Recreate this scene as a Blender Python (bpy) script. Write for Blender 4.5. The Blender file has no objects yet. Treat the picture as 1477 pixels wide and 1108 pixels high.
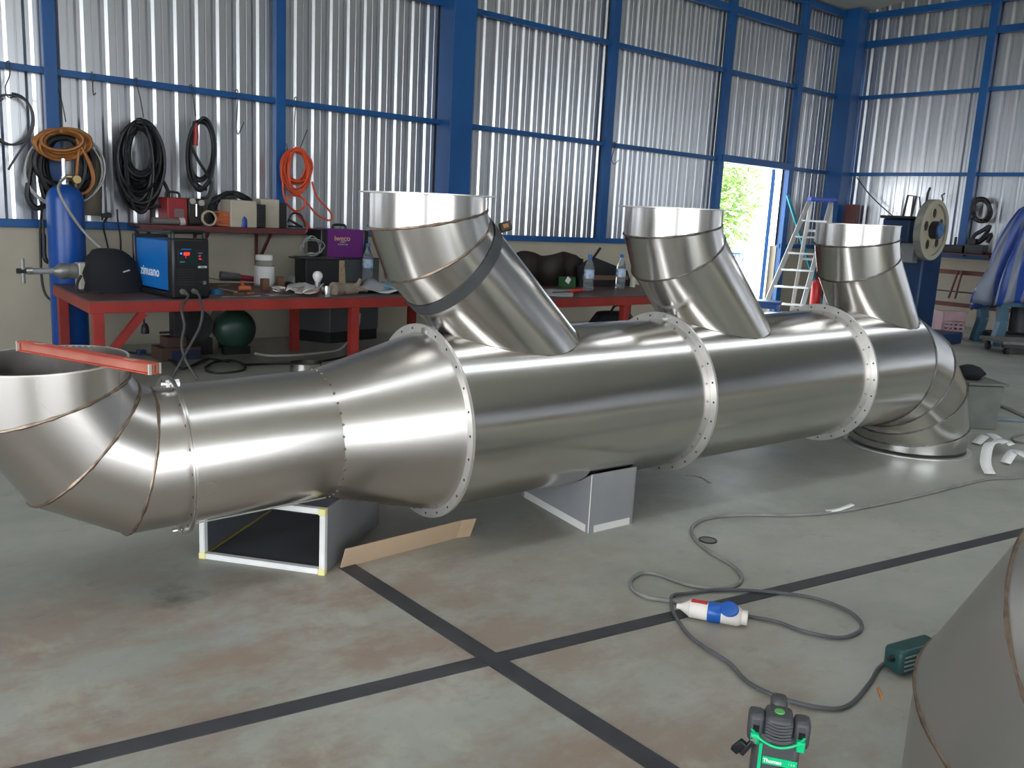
import bpy, bmesh, math, random
from mathutils import Vector as V, Matrix as MX
random.seed(7)
PI = math.pi
SC = bpy.context.scene
COL = SC.collection

# ------------------------------------------------------------------ camera
FPX = 1277.85
CAMH = 1.12
RR = V((0.762981, -0.644381, 0.051325)); RU = V((0.082763, 0.176124, 0.980883)); RF_ = V((0.641101, 0.744146, -0.187710))
CAM = V((0, 0, CAMH))
cd = bpy.data.cameras.new('camera'); cam = bpy.data.objects.new('camera', cd); COL.objects.link(cam)
cam.matrix_world = MX(((RR.x, RU.x, -RF_.x, 0), (RR.y, RU.y, -RF_.y, 0), (RR.z, RU.z, -RF_.z, CAMH), (0, 0, 0, 1)))
cd.sensor_width = 36.0; cd.lens = 36.0 * FPX / 1477.0; cd.clip_start = 0.02; cd.clip_end = 300
SC.camera = cam

# ------------------------------------------------------------------ daylight
w = bpy.data.worlds.new('sky'); SC.world = w; w.use_nodes = True
bg = w.node_tree.nodes['Background']
bg.inputs[0].default_value = (0.86, 0.93, 1.0, 1); bg.inputs[1].default_value = 3.4
sl = bpy.data.lights.new('sun', 'SUN'); sl.energy = 9.0; sl.angle = 0.02; sl.color = (1.0, 0.95, 0.86)
so = bpy.data.objects.new('sun', sl); COL.objects.link(so)
so.rotation_euler = V((0.42, 0.50, 0.76)).to_track_quat('Z', 'Y').to_euler()
vs = SC.view_settings
vs.view_transform = 'Standard'; vs.look = 'None'; vs.exposure = 1.05; vs.gamma = 1.0; vs.use_curve_mapping = False

# ------------------------------------------------------------------ helpers
def ray(x, y):
    return RR * ((x - 738.5) / FPX) - RU * ((y - 554) / FPX) + RF_
def atz(x, y, z=0.0):
    d = ray(x, y); return CAM + d * ((z - CAMH) / d.z)
def aty(x, y, Y):
    d = ray(x, y); return CAM + d * (Y / d.y)
def atx(x, y, X):
    d = ray(x, y); return CAM + d * (X / d.x)
def lin(c):
    return tuple((u / 12.92 if u <= 0.04045 else ((u + 0.055) / 1.055) ** 2.4) for u in c)
def hexc(h):
    return lin(tuple(int(h[i:i + 2], 16) / 255 for i in (0, 2, 4)))

MATS = {}
def mat(name, c, c2=None, scale=6.0, rough=0.5, metal=0.0, bump=0.0, bscale=40.0, emit=0.0, trans=0.0, r2=None, stretch=None, lo=0.35, hi=0.65, ior=1.45, detail=4.0):
    if name in MATS: return MATS[name]
    m = bpy.data.materials.new(name); m.use_nodes = True; nt = m.node_tree; b = nt.nodes['Principled BSDF']
    c = hexc(c) if isinstance(c, str) else c
    b.inputs['Base Color'].default_value = (*c, 1); b.inputs['Roughness'].default_value = rough; b.inputs['Metallic'].default_value = metal
    b.inputs['IOR'].default_value = ior
    tc = None
    def coords(s):
        t = nt.nodes.new('ShaderNodeTexCoord'); mp = nt.nodes.new('ShaderNodeMapping')
        if stretch: mp.inputs['Scale'].default_value = stretch
        nt.links.new(t.outputs['Object'], mp.inputs[0]); n = nt.nodes.new('ShaderNodeTexNoise')
        n.inputs['Scale'].default_value = s; n.inputs['Detail'].default_value = detail; nt.links.new(mp.outputs[0], n.inputs[0]); return n
    if c2 is not None or r2 is not None:
        n = coords(scale); mr = nt.nodes.new('ShaderNodeMapRange'); mr.inputs[1].default_value = lo; mr.inputs[2].default_value = hi
        nt.links.new(n.outputs[0], mr.inputs[0])
        if c2 is not None:
            c2 = hexc(c2) if isinstance(c2, str) else c2
            mx = nt.nodes.new('ShaderNodeMix'); mx.data_type = 'RGBA'; mx.inputs[6].default_value = (*c, 1); mx.inputs[7].default_value = (*c2, 1)
            nt.links.new(mr.outputs[0], mx.inputs[0]); nt.links.new(mx.outputs[2], b.inputs['Base Color'])
        if r2 is not None:
            mr2 = nt.nodes.new('ShaderNodeMapRange'); mr2.inputs[3].default_value = rough; mr2.inputs[4].default_value = r2
            nt.links.new(mr.outputs[0], mr2.inputs[0]); nt.links.new(mr2.outputs[0], b.inputs['Roughness'])
    if bump:
        n = coords(bscale); bp = nt.nodes.new('ShaderNodeBump'); bp.inputs['Strength'].default_value = bump; bp.inputs['Distance'].default_value = 0.01
        nt.links.new(n.outputs[0], bp.inputs['Height']); nt.links.new(bp.outputs[0], b.inputs['Normal'])
    if emit:
        b.inputs['Emission Color'].default_value = (*c, 1); b.inputs['Emission Strength'].default_value = emit
    if trans:
        b.inputs['Transmission Weight'].default_value = trans
    MATS[name] = m
    return m

BASE = {}
class MB:
    def __init__(s, M=None):
        s.v = []; s.f = []; s.M = M or MX()
    def add(s, vs, fs):
        o = len(s.v); s.v += [s.M @ V(p) for p in vs]; s.f += [tuple(i + o for i in f) for f in fs]; return s
    def box(s, c, d, R=None):
        R = R or MX(); c = V(c); h = V(d) / 2
        vs = [c + R @ V((x * h.x, y * h.y, z * h.z)) for x in (-1, 1) for y in (-1, 1) for z in (-1, 1)]
        return s.add(vs, [(0, 1, 3, 2), (4, 6, 7, 5), (0, 4, 5, 1), (2, 3, 7, 6), (0, 2, 6, 4), (1, 5, 7, 3)])
    def bar(s, a, b, wd, ht, up=(0, 0, 1)):
        a = V(a); b = V(b); d = (b - a).normalized(); u = V(up); sd = d.cross(u)
        if sd.length < 1e-4: sd = d.cross(V((1, 0, 0)))
        sd.normalize(); u = sd.cross(d)
        vs = [p + sd * (x * wd / 2) + u * (y * ht / 2) for p in (a, b) for x, y in ((-1, -1), (1, -1), (1, 1), (-1, 1))]
        return s.add(vs, [(3, 2, 1, 0), (4, 5, 6, 7), (0, 1, 5, 4), (1, 2, 6, 5), (2, 3, 7, 6), (3, 0, 4, 7)])
    def cyl(s, a, b, r, r2=None, n=16, caps=True):
        a = V(a); b = V(b); r2 = r if r2 is None else r2; d = (b - a).normalized()
        u = d.orthogonal().normalized(); w_ = d.cross(u); vs = []
        for p, q in ((a, r), (b, r2)):
            for i in range(n):
                t = 2 * PI * i / n; vs.append(p + u * (q * math.cos(t)) + w_ * (q * math.sin(t)))
        fs = [(i, (i + 1) % n, n + (i + 1) % n, n + i) for i in range(n)]
        if caps: fs += [tuple(range(n - 1, -1, -1)), tuple(range(n, 2 * n))]
        return s.add(vs, fs)
    def tube(s, pts, r, n=6, closed=False):
        P = [V(p) for p in pts]; N = len(P); vs = []; fs = []; u = None
        for i, p in enumerate(P):
            a = P[(i - 1) % N] if (closed or i > 0) else p; b = P[(i + 1) % N] if (closed or i < N - 1) else p
            d = (b - a)
            d = d.normalized() if d.length > 1e-9 else V((0, 0, 1))
            if u is None: u = d.orthogonal().normalized()
            u = (u - d * u.dot(d)); u = u.normalized() if u.length > 1e-6 else d.orthogonal().normalized()
            w_ = d.cross(u); rr = r(i) if callable(r) else r
            vs += [p + u * (rr * math.cos(2 * PI * k / n)) + w_ * (rr * math.sin(2 * PI * k / n)) for k in range(n)]
        for i in range(N if closed else N - 1):
            j = (i + 1) % N
            fs += [(i * n + k, i * n + (k + 1) % n, j * n + (k + 1) % n, j * n + k) for k in range(n)]
        if not closed: fs += [tuple(range(n - 1, -1, -1)), tuple(range((N - 1) * n, N * n))]
        return s.add(vs, fs)
    def lathe(s, prof, c=(0, 0, 0), ax=(0, 0, 1), n=32, closed=False):
        c = V(c); d = V(ax).normalized(); u = d.orthogonal().normalized(); w_ = d.cross(u); vs = []; fs = []; m = len(prof)
        for r, z in prof:
            vs += [c + d * z + u * (r * math.cos(2 * PI * i / n)) + w_ * (r * math.sin(2 * PI * i / n)) for i in range(n)]
        for j in range(m if closed else m - 1):
            k = (j + 1) % m
            fs += [(j * n + i, j * n + (i + 1) % n, k * n + (i + 1) % n, k * n + i) for i in range(n)]
        if not closed:
            if prof[0][0] > 1e-6: fs.append(tuple(range(n - 1, -1, -1)))
            if prof[-1][0] > 1e-6: fs.append(tuple(range((m - 1) * n, m * n)))
        return s.add(vs, fs)
    def extrude(s, poly, vec):
        vec = V(vec); P = [V(p) for p in poly]; n = len(P)
        return s.add(P + [p + vec for p in P], [tuple(range(n - 1, -1, -1)), tuple(range(n, 2 * n))] + [(i, (i + 1) % n, n + (i + 1) % n, n + i) for i in range(n)])
    def strip(s, rings, closed=True):
        n = len(rings[0]); vs = [p for r in rings for p in r]; fs = []
        for j in range(len(rings) - 1):
            for i in range(n if closed else n - 1):
                k = (i + 1) % n; fs.append((j * n + i, j * n + k, (j + 1) * n + k, (j + 1) * n + i))
        return s.add(vs, fs)
    def mesh(s, name, base, smooth):
        me = bpy.data.meshes.new(name); me.from_pydata([p - base for p in s.v], [], s.f)
        bm = bmesh.new(); bm.from_mesh(me); bmesh.ops.remove_doubles(bm, verts=bm.verts[:], dist=1e-6); bmesh.ops.recalc_face_normals(bm, faces=bm.faces[:]); bm.to_mesh(me); bm.free()
        if smooth:
            for p in me.polygons: p.use_smooth = True
            try: me.set_sharp_from_angle(angle=math.radians(smooth if smooth is not True else 40))
            except Exception: pass
        me.update(); return me

def part(name, mb, m, parent, smooth=40, bevel=0.0, solid=0.0):
    base = BASE[parent.name]
    o = bpy.data.objects.new(name, mb.mesh(name, base, smooth)); COL.objects.link(o); o.parent = parent; BASE[o.name] = base
    if m: o.data.materials.append(m)
    mods(o, bevel, solid); return o
def mods(o, bevel, solid):
    if solid:
        d = o.modifiers.new('thickness', 'SOLIDIFY'); d.thickness = solid; d.offset = 0
    if bevel:
        d = o.modifiers.new('bevel', 'BEVEL'); d.width = bevel; d.segments = 2; d.limit_method = 'ANGLE'; d.angle_limit = math.radians(50)
def tag(o, label=None, cat=None, group=None, kind=None):
    for k, x in (('label', label), ('category', cat), ('group', group), ('kind', kind)):
        if x: o[k] = x
    return o
def thing(name, label, cat, base, group=None):
    o = bpy.data.objects.new(name, None); COL.objects.link(o); o.location = V(base); o.empty_display_size = 0.05
    BASE[o.name] = V(base); return tag(o, label, cat, group)
def single(name, mb, m, label, cat, base=None, group=None, smooth=40, bevel=0.0, solid=0.0, kind=None):
    if base is None:
        n = len(mb.v); base = V((sum(p.x for p in mb.v) / n, sum(p.y for p in mb.v) / n, min(p.z for p in mb.v)))
    base = V(base); o = bpy.data.objects.new(name, mb.mesh(name, base, smooth)); COL.objects.link(o); o.location = base; BASE[o.name] = base
    if m: o.data.materials.append(m)
    mods(o, bevel, solid); return tag(o, label, cat, group, kind)
def struct(name, mb, m, smooth=0, bevel=0.0):
    return single(name, mb, m, None, None, (0, 0, 0), None, smooth, bevel, 0, 'structure')
def copy_tree(o, loc, label=None, rotz=None):
    c = o.copy(); COL.objects.link(c); c.location = V(loc)
    if rotz is not None: c.rotation_euler.z = rotz
    if label: c['label'] = label
    for ch in o.children:
        k = ch.copy(); COL.objects.link(k); k.parent = c
        for g in ch.children:
            e = g.copy(); COL.objects.link(e); e.parent = k
    return c
def text(body, size, M, m, name, parent, depth=0.0008, bold=0.0):
    cu = bpy.data.curves.new(name, 'FONT'); cu.body = body; cu.size = size; cu.extrude = depth; cu.align_x = 'CENTER'; cu.align_y = 'CENTER'; cu.offset = bold
    t = bpy.data.objects.new(name + '_tmp', cu); COL.objects.link(t); dg = bpy.context.evaluated_depsgraph_get()
    me = bpy.data.meshes.new_from_object(t.evaluated_get(dg)); bpy.data.objects.remove(t)
    base = BASE[parent.name]; me.transform(MX.Translation(-base) @ M)
    o = bpy.data.objects.new(name, me); COL.objects.link(o); o.parent = parent; BASE[o.name] = base
    me.materials.clear(); me.materials.append(m); return o
def frame(c, xdir, ydir):
    x = V(xdir).normalized(); y = V(ydir); y = (y - x * y.dot(x)).normalized(); z = x.cross(y)
    return MX(((x.x, y.x, z.x, c[0]), (x.y, y.y, z.y, c[1]), (x.z, y.z, z.z, c[2]), (0, 0, 0, 1)))
def rotv(v, k, t):
    return v * math.cos(t) + k.cross(v) * math.sin(t) + k * (k.dot(v) * (1 - math.cos(t)))
def smooth_path(P, n=6, closed=False):
    P = [V(p) for p in P]; out = []; N = len(P)
    for i in range(N if closed else N - 1):
        if closed: a, b, c, d = P[(i - 1) % N], P[i], P[(i + 1) % N], P[(i + 2) % N]
        else: a, b, c, d = P[max(i - 1, 0)], P[i], P[i + 1], P[min(i + 2, N - 1)]
        for k in range(n):
            t = k / n; out.append(0.5 * ((2 * b) + (c - a) * t + (2 * a - 5 * b + 4 * c - d) * t * t + (3 * b - a - 3 * c + d) * t ** 3))
    if not closed: out.append(P[-1])
    return out

# ------------------------------------------------------------------ materials
STEEL = mat('stainless_sheet', (0.66, 0.63, 0.59), (0.56, 0.54, 0.51), scale=2.2, rough=0.20, r2=0.31, metal=1.0)
STEELB = mat('stainless_sheet_bright', (0.68, 0.655, 0.625), (0.60, 0.58, 0.555), scale=1.6, rough=0.17, r2=0.24, metal=1.0, lo=.15, hi=.85, detail=1.5)
STEELD = mat('stainless_sheet_dull', (0.67, 0.63, 0.595), (0.57, 0.54, 0.51), scale=2.5, rough=0.25, r2=0.34, metal=1.0, lo=.15, hi=.85, detail=1.5)
FLG = mat('flange_steel', (0.74, 0.71, 0.67), (0.60, 0.58, 0.55), scale=9, rough=0.38, r2=0.5, metal=0.75)
WELD = mat('weld_bead', (0.30, 0.22, 0.16), (0.16, 0.12, 0.10), scale=40, rough=0.42, metal=0.85)
WELDD = mat('weld_bead_dark', (0.16, 0.14, 0.13), (0.08, 0.07, 0.07), scale=40, rough=0.45, metal=0.8)
HOLE = mat('dark_hole', (0.03, 0.028, 0.026), rough=0.8)
BLUE = mat('blue_paint', (0.008, 0.085, 0.27), (0.006, 0.065, 0.22), scale=2.0, rough=0.35)
SHEET = mat('zinc_aluminium_sheet', (0.52, 0.53, 0.555), rough=0.29, metal=0.92)
CREAM = mat('cream_paint', (0.43, 0.385, 0.305), (0.36, 0.325, 0.26), scale=1.6, rough=0.7)
RED = mat('red_paint', (0.32, 0.03, 0.022), (0.22, 0.022, 0.018), scale=5, rough=0.42)
REDD = mat('dark_red_paint', (0.13, 0.025, 0.025), (0.08, 0.02, 0.02), scale=6, rough=0.5)
BLACK = mat('black_rubber', (0.012, 0.012, 0.013), rough=0.5)
BLACKP = mat('black_plastic', (0.012, 0.013, 0.015), rough=0.35)
CLOTHK = mat('black_cloth', (0.008, 0.009, 0.012), rough=0.9)
WHITE = mat('white_plastic', (0.80, 0.79, 0.76), rough=0.4)
PAPER = mat('paper', (0.78, 0.77, 0.76), (0.68, 0.67, 0.66), scale=4, rough=0.8)
CARD = mat('cardboard', (0.55, 0.40, 0.27), (0.47, 0.33, 0.21), scale=3, rough=0.85)
GREYM = mat('grey_metal', (0.30, 0.31, 0.32), (0.24, 0.25, 0.26), scale=4, rough=0.45, metal=0.3)
DARKM = mat('dark_metal', (0.045, 0.045, 0.05), (0.025, 0.025, 0.03), scale=5, rough=0.5, metal=0.3)
CHROME = mat('chrome', (0.75, 0.75, 0.75), rough=0.18, metal=1.0)
WIRE = mat('wire', (0.06, 0.06, 0.065), rough=0.5, metal=0.4)

# floor: grey-green paint, brown worn areas
def floor_mat():
    m = bpy.data.materials.new('painted_concrete'); m.use_nodes = True; nt = m.node_tree; b = nt.nodes['Principled BSDF']; L = nt.links
    t = nt.nodes.new('ShaderNodeTexCoord')
    def noise(s, d, sc=(1, 1, 1), loc=(0, 0, 0), rough=0.55):
        mp = nt.nodes.new('ShaderNodeMapping'); mp.inputs['Scale'].default_value = sc; mp.inputs['Location'].default_value = loc
        L.new(t.outputs['Object'], mp.inputs[0]); n = nt.nodes.new('ShaderNodeTexNoise'); n.inputs['Scale'].default_value = s; n.inputs['Detail'].default_value = d
        n.inputs['Roughness'].default_value = rough; L.new(mp.outputs[0], n.inputs[0]); return n.outputs[0]
    def rng(x, a, c, o0=0.0, o1=1.0):
        r = nt.nodes.new('ShaderNodeMapRange'); r.inputs[1].default_value = a; r.inputs[2].default_value = c; r.inputs[3].default_value = o0; r.inputs[4].default_value = o1
        L.new(x, r.inputs[0]); return r.outputs[0]
    def mul(a, c):
        q = nt.nodes.new('ShaderNodeMath'); q.operation = 'MULTIPLY'; L.new(a, q.inputs[0])
        if isinstance(c, float): q.inputs[1].default_value = c
        else: L.new(c, q.inputs[1])
        return q.outputs[0]
    def mix(f, a, c):
        x = nt.nodes.new('ShaderNodeMix'); x.data_type = 'RGBA'; L.new(f, x.inputs[0])
        for i, k in ((6, a), (7, c)):
            if isinstance(k, tuple): x.inputs[i].default_value = (*k, 1)
            else: L.new(k, x.inputs[i])
        return x.outputs[2]
    sx = nt.nodes.new('ShaderNodeSeparateXYZ'); L.new(t.outputs['Object'], sx.inputs[0])
    base = mix(rng(noise(1.1, 7, (1, 1.3, 1), (0, 0, 0), 0.66), 0.38, 0.62), (0.30, 0.305, 0.262), (0.40, 0.396, 0.345))
    base = mix(mul(rng(noise(0.8, 6, (1, 1, 1), (4, 9, 0), 0.6), 0.45, 0.65), rng(sx.outputs[0], 1.6, 0.4, 0.0, 0.6)), base, (0.20, 0.24, 0.21))
    # worn brown area where people work, around the box end of the duct run
    area = mul(rng(sx.outputs[0], 2.6, 1.3), rng(sx.outputs[1], 3.1, 2.2))
    br = mul(rng(noise(2.1, 7, (1, 1.5, 1), (3, 1, 0), 0.70), 0.42, 0.58), area)
    col = mix(mul(br, 0.85), base, (0.28, 0.20, 0.155))
    pale = mul(rng(noise(3.3, 8, (1.6, 1, 1), (7, 2, 0), 0.65), 0.56, 0.66), area)
    col = mix(mul(pale, 0.5), col, (0.45, 0.44, 0.36))
    dirt = rng(noise(7, 9, (1, 1.4, 1), (1, 5, 0), 0.74), 0.57, 0.72)
    col = mix(mul(dirt, 0.4), col, (0.12, 0.105, 0.09))
    for (px, py, rad, k, c) in ((255, 862, .10, .85, (0.07, 0.065, 0.055)), (330, 915, .12, .45, (0.34, 0.34, 0.35)), (800, 760, .22, .35, (0.16, 0.13, 0.11)), (1010, 715, .5, .45, (0.17, 0.18, 0.19))):  # floor patches; the last, bluish one paints shade under the duct into the colour
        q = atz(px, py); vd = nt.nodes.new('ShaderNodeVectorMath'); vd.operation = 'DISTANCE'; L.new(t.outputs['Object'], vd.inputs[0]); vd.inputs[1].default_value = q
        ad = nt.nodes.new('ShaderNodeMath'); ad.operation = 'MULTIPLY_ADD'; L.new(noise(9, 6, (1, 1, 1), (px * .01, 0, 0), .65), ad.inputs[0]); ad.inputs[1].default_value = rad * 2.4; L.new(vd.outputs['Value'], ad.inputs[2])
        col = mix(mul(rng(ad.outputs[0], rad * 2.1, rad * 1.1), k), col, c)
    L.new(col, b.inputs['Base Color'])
    L.new(rng(noise(1.7, 5), 0.3, 0.7, 0.33, 0.55), b.inputs['Roughness'])
    bp = nt.nodes.new('ShaderNodeBump'); bp.inputs['Strength'].default_value = 0.08; bp.inputs['Distance'].default_value = 0.01
    L.new(noise(30, 4), bp.inputs['Height']); L.new(bp.outputs[0], b.inputs['Normal'])
    return m
FLOOR = floor_mat()

# ------------------------------------------------------------------ the shed
YB = 6.94; XR = 11.88; SILL = 0.888; G1 = 1.918; G2 = 2.947; G3 = 3.644; G4 = 4.008; ROOF = 4.07
XL = -7.0; YF = -9.0; DX0, DX1 = 9.17, 10.56
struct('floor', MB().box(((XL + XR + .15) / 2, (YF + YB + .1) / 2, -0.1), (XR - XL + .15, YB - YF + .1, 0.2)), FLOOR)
GROUND = mat('outside_ground', (0.62, 0.60, 0.55), (0.52, 0.50, 0.45), scale=0.5, rough=0.9)
y0, y1, x0, x1 = YF, YB + .1, XL, XR + .15
g = MB().box((2, y1 + 30, -0.13), (120, 60, 0.2)); g.box((2, y0 - 30, -0.13), (120, 60, 0.2)); g.box((x0 - 30, (y0 + y1) / 2, -0.13), (60, y1 - y0, 0.2)); g.box((x1 + 30, (y0 + y1) / 2, -0.13), (60, y1 - y0, 0.2))
struct('ground_outside', g, GROUND)
def ribbed(a, b, z0, z1, inward, nper, dep=.024):
    """box-rib sheet between ground points a and b"""
    a = V((a[0], a[1], 0)); b = V((b[0], b[1], 0)); d = (b - a); L = d.length; d.normalize(); n = V((inward[0], inward[1], 0)); p = L / nper
    pts = []
    for i in range(nper):
        o = i * p
        for s, h in ((0, 0), (.28 * p, 0), (.30 * p, -.004), (.34 * p, -.004), (.36 * p, 0), (.58 * p, 0), (.71 * p, -dep), (.86 * p, -dep), (.99 * p, 0)):
            pts.append(a + d * (o + s) + n * h)
    pts.append(a + d * L)
    mb = MB(); mb.strip([[q + V((0, 0, z0)) for q in pts], [q + V((0, 0, z1)) for q in pts]], closed=False); return mb
wb = struct('wall_back', MB().box(((XL + DX0) / 2, YB + .05, SILL / 2), (DX0 - XL, .10, SILL)).box(((DX1 + XR) / 2, YB + .05, SILL / 2), (XR - DX1, .10, SILL)), CREAM)
wr = struct('wall_right', MB().box((XR + .05, (YF + YB) / 2, SILL / 2), (.10, YB - YF + .2, SILL)), CREAM)
PER = 0.168
def sheets(parent, p0, p1, z0, z1, inward, npan, dep=.024):
    p0 = V((*p0, 0)); p1 = V((*p1, 0))
    for i in range(npan):
        a = p0.lerp(p1, i / npan); b = p0.lerp(p1, (i + 1) / npan)
        nper = max(1, round((b - a).length / PER))
        part('sheet_panel', ribbed(a, b, z0, z1, inward, nper, dep), SHEET, parent, smooth=0)
sheets(wb, (XL, YB + .03), (DX0, YB + .03), SILL, ROOF + .2, (0, -1), 20, .012)
sheets(wb, (DX0, YB + .03), (DX1, YB + .03), G1, ROOF + .2, (0, -1), 2, .012)
sheets(wb, (DX1, YB + .03), (XR, YB + .03), SILL, ROOF + .2, (0, -1), 2, .012)
sheets(wr, (XR + .03, YB), (XR + .03, YF), SILL, ROOF + 1.25, (-1, 0), 18)
# the walls behind the camera with the open gates the daylight comes through
GL0, GL1, GX0, GX1, GZ = -6.0, 3.0, -5.6, 4.0, 3.8
wl = struct('wall_left', MB().box((XL - .05, (YF + GL0) / 2, SILL / 2), (.10, GL0 - YF, SILL)).box((XL - .05, (GL1 + YB) / 2, SILL / 2), (.10, YB - GL1, SILL)), CREAM)
sheets(wl, (XL - .03, YF), (XL - .03, GL0), SILL, ROOF + 1.25, (1, 0), 2)
sheets(wl, (XL - .03, GL0), (XL - .03, GL1), GZ, ROOF + 1.25, (1, 0), 6)
sheets(wl, (XL - .03, GL1), (XL - .03, YB), SILL, ROOF + 1.25, (1, 0), 4)
wf = struct('wall_front', MB().box(((XL + GX0) / 2, YF - .05, SILL / 2), (GX0 - XL, .1, SILL)).box(((GX1 + XR) / 2, YF - .05, SILL / 2), (XR - GX1, .1, SILL)), CREAM)
sheets(wf, (GX0, YF - .03), (XL, YF - .03), SILL, ROOF + .2, (0, 1), 2)
sheets(wf, (XR, YF - .03), (GX1, YF - .03), SILL, ROOF + .2, (0, 1), 8)
sheets(wf, (GX1, YF - .03), (GX0, YF - .03), GZ, ROOF + .2, (0, 1), 14)
# roof: shallow gable of grey sheet, ridge along x
ROOFM = mat('roof_underside', (0.46, 0.47, 0.45), (0.40, 0.41, 0.39), scale=1.5, rough=0.6)
ym = (YF + YB) / 2; rz = ROOF + 1.1
def roof_z(y): return ROOF + 1.1 * (1 - abs(y - ym) / ((YB - YF) / 2))
slabs = [(YB + .4, 1.15), (.75, YF - .4)]
mbc = MB()
for ya, yb in slabs:
    ys = [ya] + ([ym] if yb < ym < ya else []) + [yb]
    mbc.extrude([(XL - .3, y, roof_z(y)) for y in ys] + [(XL - .3, y, roof_z(y) + .08) for y in reversed(ys)], (XR - XL + .7, 0, 0))
struct('ceiling', mbc, ROOFM)      # long roof-light gaps between the slabs let the sky in
# steel frame
tn = [0]
def trim(mb):
    tn[0] += 1; return struct('trim_%d' % tn[0], mb, BLUE, bevel=0.004)
trim(MB().box(((4.905 + 5.155) / 2, YB - .10, ROOF / 2), (.25, .22, ROOF)))
trim(MB().box(((11.575 + 11.80) / 2, YB - .125, ROOF / 2), (.225, .25, ROOF)))
for x, wd in ((1.645, .085), (3.325, .085), (7.12, .10), (9.10, .105), (10.63, .11)):
    trim(MB().box((x, YB - .035, (SILL + ROOF) / 2 if x not in (9.10, 10.63) else ROOF / 2), (wd, .07, ROOF - SILL if x not in (9.10, 10.63) else ROOF)))
for x in (-.2, -2.1, -4.0): trim(MB().box((x, YB - .035, (SILL + ROOF) / 2), (.085, .07, ROOF - SILL)))
for y in (5.05, 3.2, 1.4, -.5, -2.4): trim(MB().box((XR - .04, y, (SILL + ROOF) / 2), (.08, .10, ROOF - SILL)))
for z, h, dp in ((G1, .045, .04), (G2, .05, .04), (G3, .085, .055), (G4, .085, .055)):
    if z == G1:
        trim(MB().box(((XL + 9.1) / 2, YB - dp / 2, z), (9.1 - XL, dp, h))); trim(MB().box(((10.63 + XR) / 2, YB - dp / 2, z), (XR - 10.63, dp, h)))
    else: trim(MB().box(((XL + XR) / 2, YB - dp / 2, z), (XR - XL, dp, h)))
    trim(MB().box((XR - dp / 2, (YF + YB) / 2, z), (dp, YB - YF, h)))
trim(MB().box(((9.10 + 10.63) / 2, YB - .045, G1 + .01), (1.53, .09, .085)))          # door head
trim(MB().box(((XL + DX0) / 2, YB - .02, SILL), (DX0 - XL, .05, .055))); trim(MB().box(((DX1 + XR) / 2, YB - .02, SILL), (XR - DX1, .05, .055)))
trim(MB().box((XR - .02, (YF + YB) / 2, SILL), (.05, YB - YF, .055)))
# door leaf swung open to the outside
dd = V((.834, .551, 0)); dn = V((-.551, .834, 0)); h0 = V((10.47, YB + .10, 0)); FD = MX(((dd.x, dn.x, 0, h0.x), (dd.y, dn.y, 0, h0.y), (0, 0, 1, 0), (0, 0, 0, 1)))
dl = struct('door_1', MB(FD).box((.62, 0, .95), (1.16, .02, 1.80)), mat('door_leaf_paint', (0.70, 0.72, 0.74), rough=0.5))
for bx in (((.02, 0, .95), (.05, .045, 1.88)), ((1.22, 0, .95), (.05, .045, 1.88)), ((.62, 0, 1.87), (1.2, .045, .05)), ((.62, 0, .03), (1.2, .045, .05)), ((.62, 0, 1.0), (1.2, .045, .05))): part('door_frame', MB(FD).box(*bx), BLUE, dl, smooth=0)
# black steel strips let into the floor
STRIP = mat('floor_strip', (0.055, 0.055, 0.062), (0.035, 0.035, 0.042), scale=7, rough=0.5)
def floor_strip(px, wd, z):
    a = atz(*px[0]); b = atz(*px[1]); d = (b - a).normalized(); return MB().bar(a - d * 1.5, b + d * 2.2, wd, z)
tn[0] += 1; struct('trim_%d' % tn[0], floor_strip(((60, 1108), (1477, 767)), .050, .004), STRIP)
tn[0] += 1; struct('trim_%d' % tn[0], MB().bar(atz(500, 817), atz(954, 1108) + (atz(954, 1108) - atz(500, 817)).normalized() * 1.5, .056, .006), STRIP)

# ------------------------------------------------------------------ ducts
T = V((0.99722, -0.07329, 0.01306)).normalized(); O = V((0, 2.49349, 0.40866)); W = V((0, 0, 1)).cross(T).normalized(); N = T.cross(W)
RB, RFL = 0.2951, 0.3239; SA, SB, SD = 1.6558, 2.7533, 3.8137
BR, BRF = 0.1893, 0.2173
def L2(s, w_, n): return O + T * s + W * w_ + N * n
def ring_plane(c, d, u, r, pn, pp, n=72):
    d = d.normalized(); v = d.cross(u).normalized(); out = []
    for i in range(n):
        t = 2 * PI * i / n; p = c + u * (r * math.cos(t)) + v * (r * math.sin(t)); k = (pp - p).dot(pn) / d.dot(pn); out.append(p + d * k)
    return out
def shell(ra, rb, ca, cb, d, th=.003):
    """thin-walled tube piece: outer rings ra, rb; axis direction d through ca"""
    d = d.normalized()
    def inn(r):
        out = []
        for p in r:
            q = ca + d * (p - ca).dot(d); out.append(p + (q - p).normalized() * th)
        return out
    ia, ib = inn(ra), inn(rb); n = len(ra); mb = MB()
    mb.strip([ra, rb, ib, ia, ra]); return mb
def bead(ring, r=0.0046, jit=0.3):
    rn = random.Random(len(ring)); rs = [r * (1 + jit * (rn.random() * 2 - 1)) for _ in ring]
    return MB().tube(ring, lambda i: rs[i], 6, closed=True)
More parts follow.
